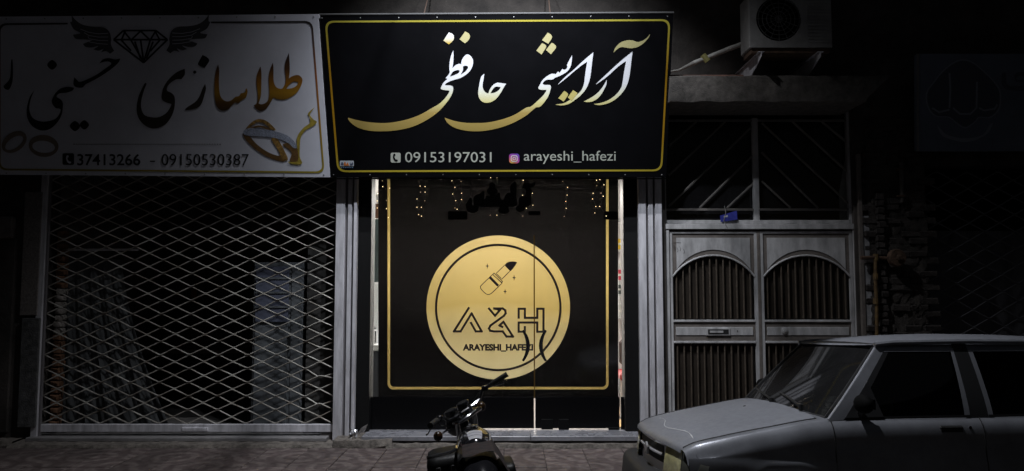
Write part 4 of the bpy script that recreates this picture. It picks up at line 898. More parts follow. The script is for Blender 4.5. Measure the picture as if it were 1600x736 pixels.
for (l0, l1, side) in ((1047, 1183.5, 0), (1189, 1332.5, 1)):
    leaf_top, leaf_bot = 361, 684
    # outer rim of the leaf
    xo0, xo1, zo0, zo1 = gx(l0), gx(l1), gz(leaf_bot), gz(leaf_top)
    e_ = 0.028
    lf = wpart(MB().prism([(xo0, zo0), (xo1, zo0), (xo1, zo1), (xo0, zo1)], GY - 0.012, GY + 0.03, [[(xo0 + e_, zo0 + e_), (xo1 - e_, zo0 + e_), (xo1 - e_, zo1 - e_), (xo0 + e_, zo1 - e_)]]), 'leaf_frame', M_gate, ga)
    xi0, xi1 = xo0 + e_ + 0.001, xo1 - e_ - 0.001
    # spandrel sheet above the arch, with a dark moulding and a raised white panel
    zspr, zap = gz(432), gz(399)
    ar = arch(xi0, xi1, zspr, zap)
    ztop = zo1 - e_ - 0.001
    wpart(MB().prism([(xi1, ztop), (xi0, ztop)] + ar, GY + 0.0, GY + 0.02), 'spandrel', M_gate_dk, ga)
    ar2 = arch(xi0 + 0.045, xi1 - 0.045, zspr + 0.075, zap + 0.062)
    wpart(MB().prism([(xi1 - 0.045, ztop - 0.045), (xi0 + 0.045, ztop - 0.045)] + ar2, GY - 0.008, GY - 0.0005), 'spandrel_panel', M_gate, ga)
    arc3 = [Vector((x, GY - 0.006, z)) for x, z in ar]
    wpart(MB().tube(arc3, 0.011, 8), 'arch_moulding', M_gate, ga, True)
    # mid rail
    gbox('mid_rail', l0 + 4.2, l1 - 4.2, 503, 533, M_gate_dk, -0.004, 0.02)
    for py in (501.5, 534.5): gbox('rail_moulding', l0 + 4.2, l1 - 4.2, py - 1.8, py + 1.8, M_gate, 0.012, 0.02)
    gbox('rail_panel', l0 + 8, l1 - 8, 511, 524, M_gate, 0.004, 0.0075)
    # lower reversed arch
    zl0 = zo0 + e_ + 0.001
    al = arch(xi0, xi1, -(gz(652)), -(gz(676)))
    al = [(x, -z) for x, z in al]
    wpart(MB().prism([(xi0, zl0), (xi1, zl0)] + [al[i] for i in range(len(al) - 1, -1, -1)], GY + 0.0, GY + 0.02), 'spandrel', M_gate_dk, ga)
    wpart(MB().prism([(xi0 + 0.03, zl0 + 0.02), (xi0 + 0.33, zl0 + 0.02), (xi0 + 0.15, zl0 + 0.09), (xi0 + 0.03, zl0 + 0.2)], GY - 0.008, GY - 0.0005), 'spandrel_panel', M_gate, ga)
    wpart(MB().tube([Vector((x, GY - 0.004, z)) for x, z in al], 0.011, 8), 'arch_moulding', M_gate_dk, ga, True)
    # bars
    nb = 12
    for i in range(nb):
        x = xi0 + (xi1 - xi0) * (i + 0.6) / (nb + 0.2)
        zt2 = ar[0][1] + 0.0
        for j in range(len(ar) - 1):
            if ar[j][0] <= x <= ar[j + 1][0]: zt2 = ar[j][1] + (ar[j + 1][1] - ar[j][1]) * (x - ar[j][0]) / (ar[j + 1][0] - ar[j][0])
        wpart(MB().box(x - 0.008, x + 0.008, GY + 0.006, GY + 0.022, gz(498), zt2 + 0.004, 0.003), 'bar', M_bars, ga)
        zb2 = al[0][1]
        for j in range(len(al) - 1):
            if al[j][0] <= x <= al[j + 1][0]: zb2 = al[j][1] + (al[j + 1][1] - al[j][1]) * (x - al[j][0]) / (al[j + 1][0] - al[j][0])
        wpart(MB().box(x - 0.008, x + 0.008, GY + 0.006, GY + 0.022, zb2 - 0.004, gz(537), 0.003), 'bar', M_bars, ga)
    wpart(MB().box(xi0, xi1, GY + 0.045, GY + 0.05, zl0, ztop), 'glazing', mat('dark gate glass', (0.03, 0.023, 0.017), 0.45, var=0.3, vscale=3), ga)
    if side == 0:
        gbox('letter_slot', 1102, 1139, 512.5, 524, M_gate, 0.014, 0.012, 0.002); gbox('slot_opening', 1104.5, 1136.5, 514.5, 522, M_dark, 0.017, 0.003, 0.0005); gbox('slot_flap', 1107, 1128, 516.5, 520, M_gate, 0.021, 0.004, 0.001)
        a = at(1152, 517, GY); wpart(MB().lathe([(0.006, 0), (0.006, 0.006)], 10, lambda x, y, z: (a.x + x, GY - 0.004 - z, a.z + y)), 'keyhole', M_dark, ga)
    else:
        a = at(1225.5, 517, GY)
        wpart(MB().lathe([(0.036, 0), (0.036, 0.008), (0.028, 0.014), (0.014, 0.014), (0.012, 0.02)], 20, lambda x, y, z: (a.x + x, GY - 0.004 - z, a.z + y)), 'lock', M_gate, ga, True)
# closing stile over the meeting of the leaves
gbox('meeting_stile', 1183.8, 1188.7, 361, 684, M_gate_dk, 0.016, 0.05)
# hand-scrawled number on the left spandrel and a fainter one on the right
for x, y, s in ((1053, 383, 1), (1058, 387, 1), (1062, 385, 1), (1068, 389, 1)):
    P_ = [at(x, y, GY - 0.0095), at(x + 1.5, y + 4, GY - 0.0095), at(x + 0.5, y + 7, GY - 0.0095)]
    wpart(MB().tube(P_, 0.0022, 4), 'pen_mark', M_dark, ga)
wpart(MB().tube([at(1052, 378.5, GY - 0.0095), at(1064, 379.5, GY - 0.0095)], 0.002, 4), 'pen_mark', M_dark, ga)
# transom light with slanting bars
M_tr = mat('transom bars', (0.19, 0.175, 0.16), 0.6, var=0.2)
gbox('transom_bar', 1043.5, 1181, 325.5, 329, M_tr, -0.01, 0.02, 0.002); gbox('transom_bar', 1190.5, 1330.5, 325.5, 329, M_tr, -0.01, 0.02, 0.002)
gbox('transom_bar', 1043.5, 1181, 186, 189.5, M_tr, -0.01, 0.02, 0.002); gbox('transom_bar', 1190.5, 1330.5, 186, 189.5, M_tr, -0.01, 0.02, 0.002)
gbox('transom_sill', 1043.5, 1330.5, 344, 349.6, M_gate, 0.01, 0.05)
for a_, b_ in (((1190, 192), (1330, 322)), ((1190, 238), (1278, 325)), ((1190, 283), (1235, 325)), ((1238, 190), (1330, 274)), ((1284, 190), (1330, 228)), ((1181, 192), (1045, 322)), ((1181, 238), (1093, 325)), ((1181, 283), (1136, 325)), ((1133, 190), (1045, 274)), ((1088, 190), (1045, 228))):
    wpart(MB().tube([at(*a_, GY + 0.035), at(*b_, GY + 0.035)], 0.012, 6), 'slant_bar', M_tr, ga)
wpart(MB().box(gx(1043), gx(1331), GY + 0.075, GY + 0.08, gz(349), gz(160)), 'transom_glass', mat('transom glass', (0.014, 0.014, 0.015), 0.12, var=0.4, vscale=2), ga)
# torn pale sheet stuck at the right of the transom
decal('torn_paper', Plane(GY + 0.073), [(1312, 345), (1311, 300), (1318, 260), (1326, 215), (1329, 230), (1329, 347)], mat('grey torn film', (0.20, 0.195, 0.18), 0.9, var=0.3, vscale=12), ga, 0.0, smooth=False)
# blue tag tied to the bar
t = thing('blue_tag', 'small blue card tied with string to the transom bar above the gate', 'tag', at(1139, 330, 0.0))
wpart(MB().prism([(at(1126, 347, 0.02).x, at(1126, 347, 0.02).z), (at(1152, 343, 0.02).x, at(1152, 343, 0.02).z), (at(1151, 329, 0.02).x, at(1151, 329, 0.02).z), (at(1125, 337, 0.02).x, at(1125, 337, 0.02).z)], 0.015, 0.019), 'card', mat('blue card', (0.045, 0.055, 0.36), 0.5, var=0.3, vscale=40), t)
wpart(MB().prism([(at(1131, 340, 0.014).x, at(1131, 340, 0.014).z), (at(1137, 339, 0.014).x, at(1137, 339, 0.014).z), (at(1137, 336, 0.014).x, at(1137, 336, 0.014).z), (at(1131, 337.5, 0.014).x, at(1131, 337.5, 0.014).z)], 0.0125, 0.0148), 'card_print', mat('card white', (0.6, 0.6, 0.65), 0.5), t)
wpart(MB().tube([at(1132, 322, 0.03), at(1134, 332, 0.01), at(1131, 345, 0.01), at(1137, 357, 0.0)], 0.004, 5), 'string', mat('grey string', (0.3, 0.29, 0.27), 0.9), t)

# ================================================================== SERVICES ON THE WALL
M_gas = mat('yellow gas pipe', (0.15, 0.095, 0.03), 0.6, var=0.5, vscale=20, col2=(0.12, 0.07, 0.04))
t = thing('gas_riser', 'worn yellow gas pipe with a round regulator on the brick pier', 'gas pipe', at(1368, 520, -0.10))
Pp = lambda px, py, y=-0.11: at(px, py, y)
wpart(MB().tube([Pp(1370, 560), Pp(1370, 480), Pp(1368, 440), Pp(1368, 402)], 0.018, 8), 'pipe', M_gas, t, True)
wpart(MB().tube([Pp(1345, 403), Pp(1368, 402), Pp(1392, 404)], 0.02, 8), 'cross_pipe', M_rust, t, True)
for py in (402, 432, 470): wpart(MB().tube([Pp(1368.5, py - 5), Pp(1368.5, py + 5)], 0.028, 8), 'coupling', M_gas, t, True)
a = Pp(1398, 403)
wpart(MB().lathe([(0.01, 0.06), (0.085, 0.055), (0.095, 0.03), (0.095, 0.0), (0.06, -0.03), (0.03, -0.035)], 20, lambda x, y, z: (a.x + x, -0.13 - z, a.z + y)), 'regulator', M_rust, t, True)
wpart(MB().lathe([(0.03, 0.06), (0.03, 0.09), (0.02, 0.1)], 14, lambda x, y, z: (a.x + x, -0.13 - z, a.z + y)), 'regulator_cap', M_rust, t, True)
t = thing('conduit_pipe', 'short pale conduit fixed upright on the brick pier under the unlit sign', 'conduit', Pp(1408, 315, -0.1))
wpart(MB().tube([Pp(1408, 254, -0.08), Pp(1409, 316, -0.08)], 0.022, 8), 'pipe', M_plaster, t, True)
for py in (264, 306): wpart(MB().box(Pp(1403, py, -0.1).x, Pp(1414, py, -0.1).x, -0.106, -0.05, Pp(1403, py, -0.1).z - 0.01, Pp(1403, py, -0.1).z + 0.01), 'clip', M_rust, t)
t = thing('steel_jamb', 'pale steel jamb strip between the gate and the broken brick', 'jamb', (X0(1351), -0.02, 0.03))
wpart(MB().box(X0(1343), X0(1349), -0.04, 0.0, 0.035, 3.1, 0.003), 'strip', M_gate_dk, t)
wpart(MB().box(X0(1349.5), X0(1360), -0.028, 0.0, 0.035, 2.42, 0.003), 'cover_plate', mat('stained grey plate', (0.33, 0.33, 0.34), 0.6, var=0.5, vscale=8), t)

# air conditioner on brackets above the canopy
AY = -0.75
ac = thing('air_conditioner', 'white split air conditioner outdoor unit on steel brackets over the canopy', 'air conditioner', at(1237, 72, AY))
ax0, ax1 = at(1172, 60, AY).x, at(1300, 60, AY).x; az0 = Z0(74, AY); az1 = az0 + 0.56
M_ac = mat('aged white casing', (0.30, 0.295, 0.285), 0.5, var=0.25, vscale=6)
fcx, fcz, fr = ax0 + 0.29, az0 + 0.29, 0.225
wpart(MB().prism([(ax0, az0), (ax1, az0), (ax1, az1), (ax0, az1)], AY, AY + 0.02, [ring(fcx, fcz, fr, fr, 32)]), 'front_panel', M_ac, ac)
wpart(MB().box(ax0, ax1, AY + 0.021, AY + 0.31, az0, az1, 0.01), 'casing', M_ac, ac)
wpart(MB().lathe([(fr, 0.0), (fr, -0.012), (0.01, -0.012)], 32, lambda x, y, z: (fcx + x, AY + 0.008 - z * 0.0 + 0.006, fcz + y)), 'fan_recess', M_dark, ac)
for i in range(5):
    r_ = fr * (i + 0.8) / 5.2; wpart(MB().tube([(fcx + r_ * math.cos(q * math.pi / 16), AY - 0.003, fcz + r_ * math.sin(q * math.pi / 16)) for q in range(32)], 0.004, 4, closed=True), 'guard_ring', mat('guard wire', (0.08, 0.08, 0.08), 0.6), ac)
for i in range(8): q = i * math.pi / 8; wpart(MB().tube([(fcx - fr * math.cos(q), AY - 0.006, fcz - fr * math.sin(q)), (fcx + fr * math.cos(q), AY - 0.006, fcz + fr * math.sin(q))], 0.0035, 4), 'guard_spoke', mat('guard wire', (0.08, 0.08, 0.08), 0.6), ac)
for i in range(14): wpart(MB().box(ax1 - 0.24, ax1 - 0.03, AY - 0.006, AY + 0.0, az0 + 0.05 + i * 0.034, az0 + 0.065 + i * 0.034), 'vent_slat', M_ac, ac)
wpart(MB().box(ax0 + 0.02, ax1 - 0.02, AY + 0.02, AY + 0.28, az0 - 0.05, az0 - 0.001), 'base_pan', M_rust, ac)
for px in (1188, 1280):
    x = at(px, 70, AY).x
    o = wpart(MB().prism([(AY - 0.03, az0 - 0.055), (-0.0, az0 - 0.055), (-0.0, az0 - 0.35), (-0.05, az0 - 0.35), (AY - 0.03, az0 - 0.10)], x - 0.004, x + 0.004, (), lambda u, v, w: (w, u, v)), 'bracket', M_post, ac)
    wpart(MB().box(x - 0.03, x + 0.03, AY - 0.03, 0.0, az0 - 0.0545, az0 - 0.0505), 'bracket_flange', M_post, ac)
pp = [at(1168, 66, -0.35), at(1140, 76, -0.30), at(1110, 88, -0.26), at(1085, 98, -0.24), at(1060, 110, -0.22), at(1030, 114, -0.15)]
wpart(MB().tube(pp, [0.026, 0.026, 0.024, 0.024, 0.012, 0.01], 10), 'insulated_hose', mat('white hose wrap', (0.55, 0.54, 0.50), 0.7, var=0.3, vscale=20), ac, True)
wpart(MB().tube([at(1098, 86, -0.26), at(1106, 96, -0.26)], 0.034, 8), 'hose_tie', mat('yellow tape', (0.36, 0.33, 0.12), 0.7), ac, True)

# floodlights on arms over the black sign and the street lantern
def flood(x, lab):
    base = Vector((x, 0.0, 5.75)); head = Vector((x, -2.45, 5.5))
    t = thing('flood_light', lab, 'flood light', base, 'flood lights over the black sign')
    aim = (Vector((x * 0.6, -0.42, 3.55)) - head).normalized()
    wpart(MB().tube([base, base + Vector((0, -1.0, 0.12)), head + Vector((0, 0, 0.12))], 0.018, 8), 'arm', M_groove, t, True)
    q = aim.to_track_quat('-Z', 'Y').to_matrix().to_4x4(); M = Matrix.Translation(head) @ q
    wpart(MB().box(-0.13, 0.13, -0.10, 0.10, -0.0, 0.06, 0.01, M), 'housing', M_groove, t)
    wpart(MB().box(-0.115, 0.115, -0.085, 0.085, -0.004, -0.001, 0, M), 'lens', emit('flood lens', (0.92, 0.95, 1.0), 3), t)
    ld = bpy.data.lights.new('flood_beam', 'SPOT'); ld.energy = FLOOD_W; ld.spot_size = R(86); ld.spot_blend = 1.0; ld.shadow_soft_size = 0.05; ld.color = (0.86, 0.91, 1.0)
    lo = bpy.data.objects.new('flood_beam', ld); COL.objects.link(lo); lo.parent = t
    lo.matrix_parent_inverse = Matrix.Identity(4); lo.location = head + aim * 0.03 - base; lo.rotation_euler = aim.to_track_quat('-Z', 'Y').to_euler()
flood(-0.62, 'LED flood light on the arm nearer the white sign'); flood(0.50, 'LED flood light on the arm nearer the air conditioner')
base = Vector((-0.15, 0.0, 7.2)); head = Vector((-0.15, -2.6, 6.9))
t = thing('street_lantern', 'street lantern on a long arm from the building high over the parked car', 'street lamp', base)
wpart(MB().tube([base, base + Vector((0, -1.2, 0.22)), head + Vector((0, 0.2, 0.12))], 0.035, 10), 'arm', M_groove, t, True)
wpart(MB().box(-0.12 + head.x, 0.12 + head.x, head.y - 0.3, head.y + 0.3, head.z + 0.03, head.z + 0.14, 0.04), 'housing', M_groove, t)
wpart(MB().box(-0.09 + head.x, 0.09 + head.x, head.y - 0.22, head.y + 0.22, head.z + 0.018, head.z + 0.029), 'lens', emit('lantern lens', (0.95, 0.96, 1.0), 3), t)
ld = bpy.data.lights.new('lantern_beam', 'SPOT'); ld.energy = STREET_W; ld.spot_size = R(106); ld.spot_blend = 0.9; ld.shadow_soft_size = 0.05; ld.color = (0.92, 0.94, 1.0)
lo = bpy.data.objects.new('lantern_beam', ld); COL.objects.link(lo); lo.parent = t; lo.location = head - base
aim = (Vector((-0.05, -2.3, 0.0)) - head).normalized(); lo.rotation_euler = aim.to_track_quat('-Z', 'Y').to_euler()

# scraps at the foot of the post
a = at(565, 660, -0.10); 
t = thing('paper_scrap', 'crumpled white paper card leaning at the corner of the marble sill', 'paper', a)
rr = random.Random(3); rows = [[(a.x - 0.035 + 0.07 * i / 3 + 0.012 * j, -0.10 + rr.uniform(-.008, .008) - 0.01 * j, 0.105 + 0.075 * j / 3 + 0.012 * i + rr.uniform(-.003, .003)) for i in range(4)] for j in range(4)]
wpart(MB().grid(rows), 'sheet', mat('white paper', (0.6, 0.58, 0.56), 0.7), t)
t = thing('foil_scrap', 'torn shiny bag stuck at the foot of the grey post beside the sill', 'bag', at(551, 668, -0.16))
rows = [[(at(546, 668, -0.16).x + 0.085 * i / 5, -0.16 + rr.uniform(-.025, .025), 0.055 + 0.11 * j / 5 + rr.uniform(-.012, .012)) for i in range(6)] for j in range(6)]
wpart(MB().grid(rows), 'sheet', mat('foil', (0.6, 0.6, 0.62), 0.25, metal=0.6), t)

# ================================================================== CAR
def interp(tab, x):
    """smooth table lookup (Catmull-Rom in the tabulated points)"""
    n = len(tab)
    if x <= tab[0][0]: return tab[0][1:]
    if x >= tab[-1][0]: return tab[-1][1:]
    for i in range(n - 1):
        if tab[i][0] <= x <= tab[i + 1][0]:
            x0, x1 = tab[i][0], tab[i + 1][0]; t = (x - x0) / (x1 - x0); out = []
            for k in range(1, len(tab[0])):
                p1, p2 = tab[i][k], tab[i + 1][k]
                m1 = (p2 - tab[i - 1][k]) / (x1 - tab[i - 1][0]) * (x1 - x0) if i > 0 else p2 - p1
                m2 = (tab[i + 2][k] - p1) / (tab[i + 2][0] - x0) * (x1 - x0) if i + 2 < n else p2 - p1
                out.append((2 * t ** 3 - 3 * t * t + 1) * p1 + (t ** 3 - 2 * t * t + t) * m1 + (-2 * t ** 3 + 3 * t * t) * p2 + (t ** 3 - t * t) * m2)
            return out
#       x,   half width, shoulder z, centre z
BODY = [(0.0, 0.745, 0.735, 0.765), (0.10, 0.765, 0.775, 0.80), (0.30, 0.785, 0.815, 0.85), (0.6, 0.797, 0.868, 0.905), (0.95, 0.802, 0.925, 0.965), (1.3, 0.803, 0.938, 0.97), (2.0, 0.803, 0.945, 0.97), (2.9, 0.800, 0.955, 0.97), (3.4, 0.785, 0.945, 0.97), (3.75, 0.765, 0.925, 0.95), (3.92, 0.735, 0.88, 0.90)]
AX1, AX2, WR = 0.68, 3.02, 0.275
def arch_z(x):
    for a in (AX1, AX2):
        d = abs(x - a)
        if d < 0.34: return max(0.2, 0.28 + math.sqrt(0.34 ** 2 - d * d) - 0.0)
    return 0.2
def bow(x, y):
    f = max(0.0, 1 - x / 0.55) ** 2; r_ = max(0.0, (x - 3.4) / 0.55) ** 2
    return (0.10 * f - 0.08 * r_) * (y / 0.75) ** 2
def section(x, k=5):
    w, zs, zc = interp(BODY, x); zb = arch_z(x)
    zb = min(zb, 0.60)
    cs = [(w - 0.03, zb), (w - 0.004, zb + 0.03), (w, max(zb + 0.05, 0.50)), (w - 0.002, max(zb + 0.07, 0.645)), (w - 0.009, max(zb + 0.085, 0.70)), (w - 0.016, zs - 0.085), (w - 0.050, zs - 0.020), (w - 0.105, zs + 0.004), (w * 0.6, zs + (zc - zs) * 0.62), (w * 0.25, zs + (zc - zs) * 0.95), (0.0, zc)]
    out = []
    n = len(cs)
    for i in range(n - 1):
        p0, p1, p2, p3 = cs[max(i - 1, 0)], cs[i], cs[i + 1], cs[min(i + 2, n - 1)]
        if i == n - 2: p3 = (-p1[0], p1[1])
        for j in range(k):
            t = j / k
            out.append(tuple(0.5 * (2 * p1[a] + (p2[a] - p0[a]) * t + (2 * p0[a] - 5 * p1[a] + 4 * p2[a] - p3[a]) * t * t + (3 * p1[a] - p0[a] - 3 * p2[a] + p3[a]) * t ** 3) for a in (0, 1)))
    out.append(cs[-1]); return out
KS = 5; I_SH = 7 * KS      # index of the bonnet edge
car = thing('parked_car', 'dusty silver hatchback parked at the kerb in front of the gate', 'car', (0.965, -2.66, road_z(-2.66)))
car.rotation_euler = (R(-3.5), 0, R(2.6))
M_paint = mat('dusty silver paint', (0.30, 0.31, 0.34), 0.38, metal=0.4, var=0.22, vscale=5, coat=0.5)
M_dust = mat('dusty bonnet paint', (0.275, 0.285, 0.315), 0.48, metal=0.15, var=0.16, vscale=26, bump=0.03, bscale=260, coat=0.2)
M_rub = mat('black rubber', (0.015, 0.015, 0.015), 0.6)
M_cglass = glass('car glass', (0.06, 0.065, 0.065), 1.0, 0.03)
M_plast = mat('dark bumper plastic', (0.026, 0.026, 0.028), 0.6, var=0.3, vscale=30)
def cpart(mb, name, m, smooth=True, ang=35, par=None): return mb.build(name, m, par or car, smooth, ang)
xs = sorted(set([0.0, 0.02, 0.05, 0.09] + [0.12 + i * 0.05 for i in range(76)] + [AX1 - 0.34, AX1 + 0.34, AX2 - 0.34, AX2 + 0.34, 0.10, 0.93, 3.92]))
xs = [x for x in xs if x <= 3.92]
g = MB()
for sgn in (-1, 1):
    rows = [[(x + bow(x, y), sgn * y, z) for y, z in section(x)[:I_SH + 1]] for x in xs]
    g.grid(rows)
# scuttle strip between bonnet and screen, and the tail
rows = []
for x in [0.935, 0.97, 1.02, 1.1]:
    s = section(x)[I_SH:]; rows.append([(x, -y, z) for y, z in s] + [(x, y, z) for y, z in s[::-1][1:]])
g.grid(rows)
rows = []
for x in [q for q in xs if q > 3.5]:
    s = section(x)[I_SH:]; rows.append([(x + bow(x, y), -y, z) for y, z in s] + [(x + bow(x, y), y, z) for y, z in s[::-1][1:]])
g.grid(rows)
s = section(3.92); rows = []
for y, z in s: rows.append([(3.92 + bow(3.92, y * q), y * q, z) for q in (-1, -0.6, -0.2, 0.2, 0.6, 1)])
g.grid(rows)
body = cpart(g, 'body', M_paint)
# bonnet
rows = []
for x in [0.02, 0.04, 0.06] + [q for q in xs if 0.08 < q < 0.93] + [0.93]:
    s = section(x)[I_SH:]; e = 0.008
    s = [(max(0, y - e * (1 - i / len(s))), z + 0.004 * min(1, i / 2)) for i, (y, z) in enumerate(s)]
    rows.append([(x + bow(x, y) + (0.0 if x > 0.1 else 0.0), -y, z) for y, z in s] + [(x + bow(x, y), y, z) for y, z in s[::-1][1:]])
# rolled front lip
lip = [[(p[0] - 0.012, p[1], p[2] - 0.014) for p in rows[0]], [(p[0] - 0.016, p[1], p[2] - 0.035) for p in rows[0]]][::-1]
bon = cpart(MB().grid(lip + rows), 'bonnet', M_dust)
bon['label'] = 'dust covered bonnet with a scratch near its front edge'
g = MB()
for sgn in (-1, 1):
    pts = []
    for x in [0.02 + i * 0.07 for i in range(14)]:
        y, z = section(x)[I_SH]; pts.append((x + bow(x, y), sgn * (y - 0.003), z + 0.001))
    g.tube(pts, 0.0055, 6)
cpart(g, 'bonnet_gap', M_rub)
# scratch in the dust, washer jets
pts = []
for i in range(14):
    t = i / 13; y = -0.60 + 0.95 * t; x = 0.13 + 0.03 * math.sin(t * 9) + 0.03 * t
    w, zs, zc = interp(BODY, x); sec = section(x)[I_SH:]; z = next((sec[k][1] for k in range(len(sec)) if sec[k][0] <= abs(y)), zc)
    pts.append((x + bow(x, y), y, z + 0.005))
cpart(MB().tube(pts, [0.0012 + 0.0045 * abs(math.sin(i * 1.7)) * (1 - i / 16) for i in range(14)], 4), 'dust_scratch', mat('clean streak', (0.7, 0.7, 0.72), 0.5), par=bon)
for y in (0.04,): cpart(MB().ball((0.74, y, 0.932), 0.011, 8, (1.3, 1, 0.8)), 'washer_jet', M_rub)
# front fascia: grille with surround and emblem, lamps, bumper
g = MB(); rows = []
for z in (0.30, 0.45, 0.55, 0.62, 0.68, 0.72):
    rows.append([(0.03 + bow(0, y) + 0.02, y, z) for y in [-0.74 + 1.48 * i / 16 for i in range(17)]])
cpart(g.grid(rows), 'fascia', M_paint)
def fr(y, o=0.0): return 0.03 + bow(0, y) + 0.02 - o
def slab_front(name, y0, y1, z0, z1, o0, o1, m, n=10, z0b=None, z1b=None, par=None):
    rows = []
    ysl = [y0 + (y1 - y0) * i / n for i in range(n + 1)]
    lo = lambda i: z0 + ((z0b if z0b is not None else z0) - z0) * i / n
    hi = lambda i: z1 + ((z1b if z1b is not None else z1) - z1) * i / n
    rows.append([(fr(y, o0), y, lo(i)) for i, y in enumerate(ysl)]); rows.append([(fr(y, o1), y, lo(i) + 0.006) for i, y in enumerate(ysl)])
    rows.append([(fr(y, o1), y, hi(i) - 0.006) for i, y in enumerate(ysl)]); rows.append([(fr(y, o0), y, hi(i)) for i, y in enumerate(ysl)])
    g = MB().grid(rows); g.f.append((0, n + 1, 2 * (n + 1), 3 * (n + 1))); g.f.append(tuple(q * (n + 1) + n for q in range(4)))
    return cpart(g, name, m, True, 30, par)
M_gr = mat('silver grille trim', (0.68, 0.68, 0.71), 0.35, metal=0.3)
slab_front('grille_surround', -0.37, 0.37, 0.52, 0.735, 0.0, 0.022, M_gr)
slab_front('grille_opening', -0.32, 0.32, 0.60, 0.715, 0.0225, 0.026, M_dark)
slab_front('grille_bar', -0.32, 0.32, 0.645, 0.668, 0.027, 0.042, M_gr)
em = [(0, 0.75), (0.35, 0.3), (1.0, 0.25), (0.55, -0.15), (0.35, -0.8), (0, -0.4), (-0.35, -0.8), (-0.55, -0.15), (-1.0, 0.25), (-0.35, 0.3)]
cpart(MB().prism([(y * 0.075, 0.657 + z * 0.055) for y, z in em], fr(0, 0.044), fr(0, 0.058), (), lambda u, v, w: (w, u, v)), 'emblem', mat('worn chrome', (0.5, 0.5, 0.5), 0.3, metal=0.8), False)
M_lens = mat('yellowed lamp lens', (0.62, 0.58, 0.30), 0.2, var=0.35, vscale=14, coat=0.6); M_lens2 = mat('smoked corner lens', (0.10, 0.10, 0.085), 0.12, coat=0.6)
for sgn in (-1, 1):
    # main lamp, then the corner lens that wraps on to the wing
    path = [(fr(y, 0.022), y) for y in (0.385, 0.45, 0.52, 0.58, 0.63)]
    ptsA = [(x, sgn * y) for x, y in path]
    ptsB = [(fr(0.635, 0.020), 0.635), (fr(0.685, 0.008), 0.685), (fr(0.725, 0.0) + 0.005, 0.727), (0.165, 0.752), (0.215, 0.766)]
    ptsB = [(x, sgn * y) for x, y in ptsB]
    def lamp(name, P, zlo, zhi, m):
        rows = []
        for f_, o_ in ((0, 0.0), (0.12, 1.0), (0.5, 1.25), (0.88, 1.0), (1, 0.0)):
            row = []
            for i, (x, y) in enumerate(P):
                t = i / (len(P) - 1); z = zlo[0] + (zlo[1] - zlo[0]) * t; zz2 = zhi[0] + (zhi[1] - zhi[0]) * t
                row.append((x - 0.010 * o_ * (1 - 0.6 * (y * sgn > 0.7)) - 0.035 * (1 - f_) + 0.004, y + sgn * 0.008 * o_ * (y * sgn > 0.68), z + (zz2 - z) * f_))
            rows.append(row)
        return cpart(MB().grid(rows), name, m)
    hl = lamp('headlight', ptsA, (0.535, 0.535), (0.735, 0.748), M_lens)
    lamp('corner_lens', ptsB, (0.535, 0.56), (0.748, 0.66), M_lens2)
def bumper(name, xf, z0, z1, m, rear=False):
    prof = [(0.06, z0), (0.0, z0 + 0.03), (-0.012, (z0 + z1) / 2), (0.0, z1 - 0.025), (0.03, z1), (0.12, z1 + 0.002)]
    path = [(0.62, -0.815), (0.35, -0.815), (0.16, -0.80), (0.07, -0.74), (0.03, -0.6), (0.008, -0.3), (0, 0), (0.008, 0.3), (0.03, 0.6), (0.07, 0.74), (0.16, 0.80), (0.35, 0.815), (0.62, 0.815)]
    rows = []
    for i, (x, y) in enumerate(path):
        a = Vector(path[min(i + 1, 12)]) - Vector(path[max(i - 1, 0)]); a.normalize(); nrm = Vector((a.y, -a.x))   # points inwards/backwards
        rows.append([((x + nrm.x * d) * (-1 if rear else 1) + xf, y + nrm.y * d, z) for d, z in prof])
    return cpart(MB().grid(rows), name, m, True, 50)
bumper('front_bumper', -0.085, 0.27, 0.535, M_plast)
bumper('rear_bumper', 4.0, 0.30, 0.55, M_plast, True)
# cabin: belt -> roof, pillars and glass
def cab(x_belt, x_top, u, sgn):        # point on the cabin side: u 0 belt .. 1 roof gutter
    zb = interp(BODY, x_belt)[1] - 0.012; yb = interp(BODY, x_belt)[0] - 0.055
    x = x_belt + (x_top - x_belt) * u; z = zb + (1.395 - zb) * u; y = yb + (0.575 - yb) * (u ** 1.25)
    return Vector((x, sgn * y, z))
DLO = [('A', 0.98, 1.44), ('A2', 1.08, 1.495), ('B', 1.90, 1.925), ('B2', 2.02, 2.02), ('C', 2.74, 2.70), ('C2', 2.86, 2.80), ('D', 3.30, 3.06), ('D2', 3.62, 3.20)]
DL = {k: (a, b) for k, a, b in DLO}
def strip(k0, k1, sgn, off, u0=0.0, u1=1.0, n=8, m2=4):
    rows = []
    for i in range(n + 1):
        u = u0 + (u1 - u0) * i / n; row = []
        for j in range(m2 + 1):
            s = j / m2; xb = DL[k0][0] + (DL[k1][0] - DL[k0][0]) * s; xt = DL[k0][1] + (DL[k1][1] - DL[k0][1]) * s
            p = cab(xb, xt, u, sgn); p.y += sgn * off; row.append(p)
        rows.append(row)
    return rows
M_rubtrim = mat('window rubber', (0.02, 0.02, 0.021), 0.5)
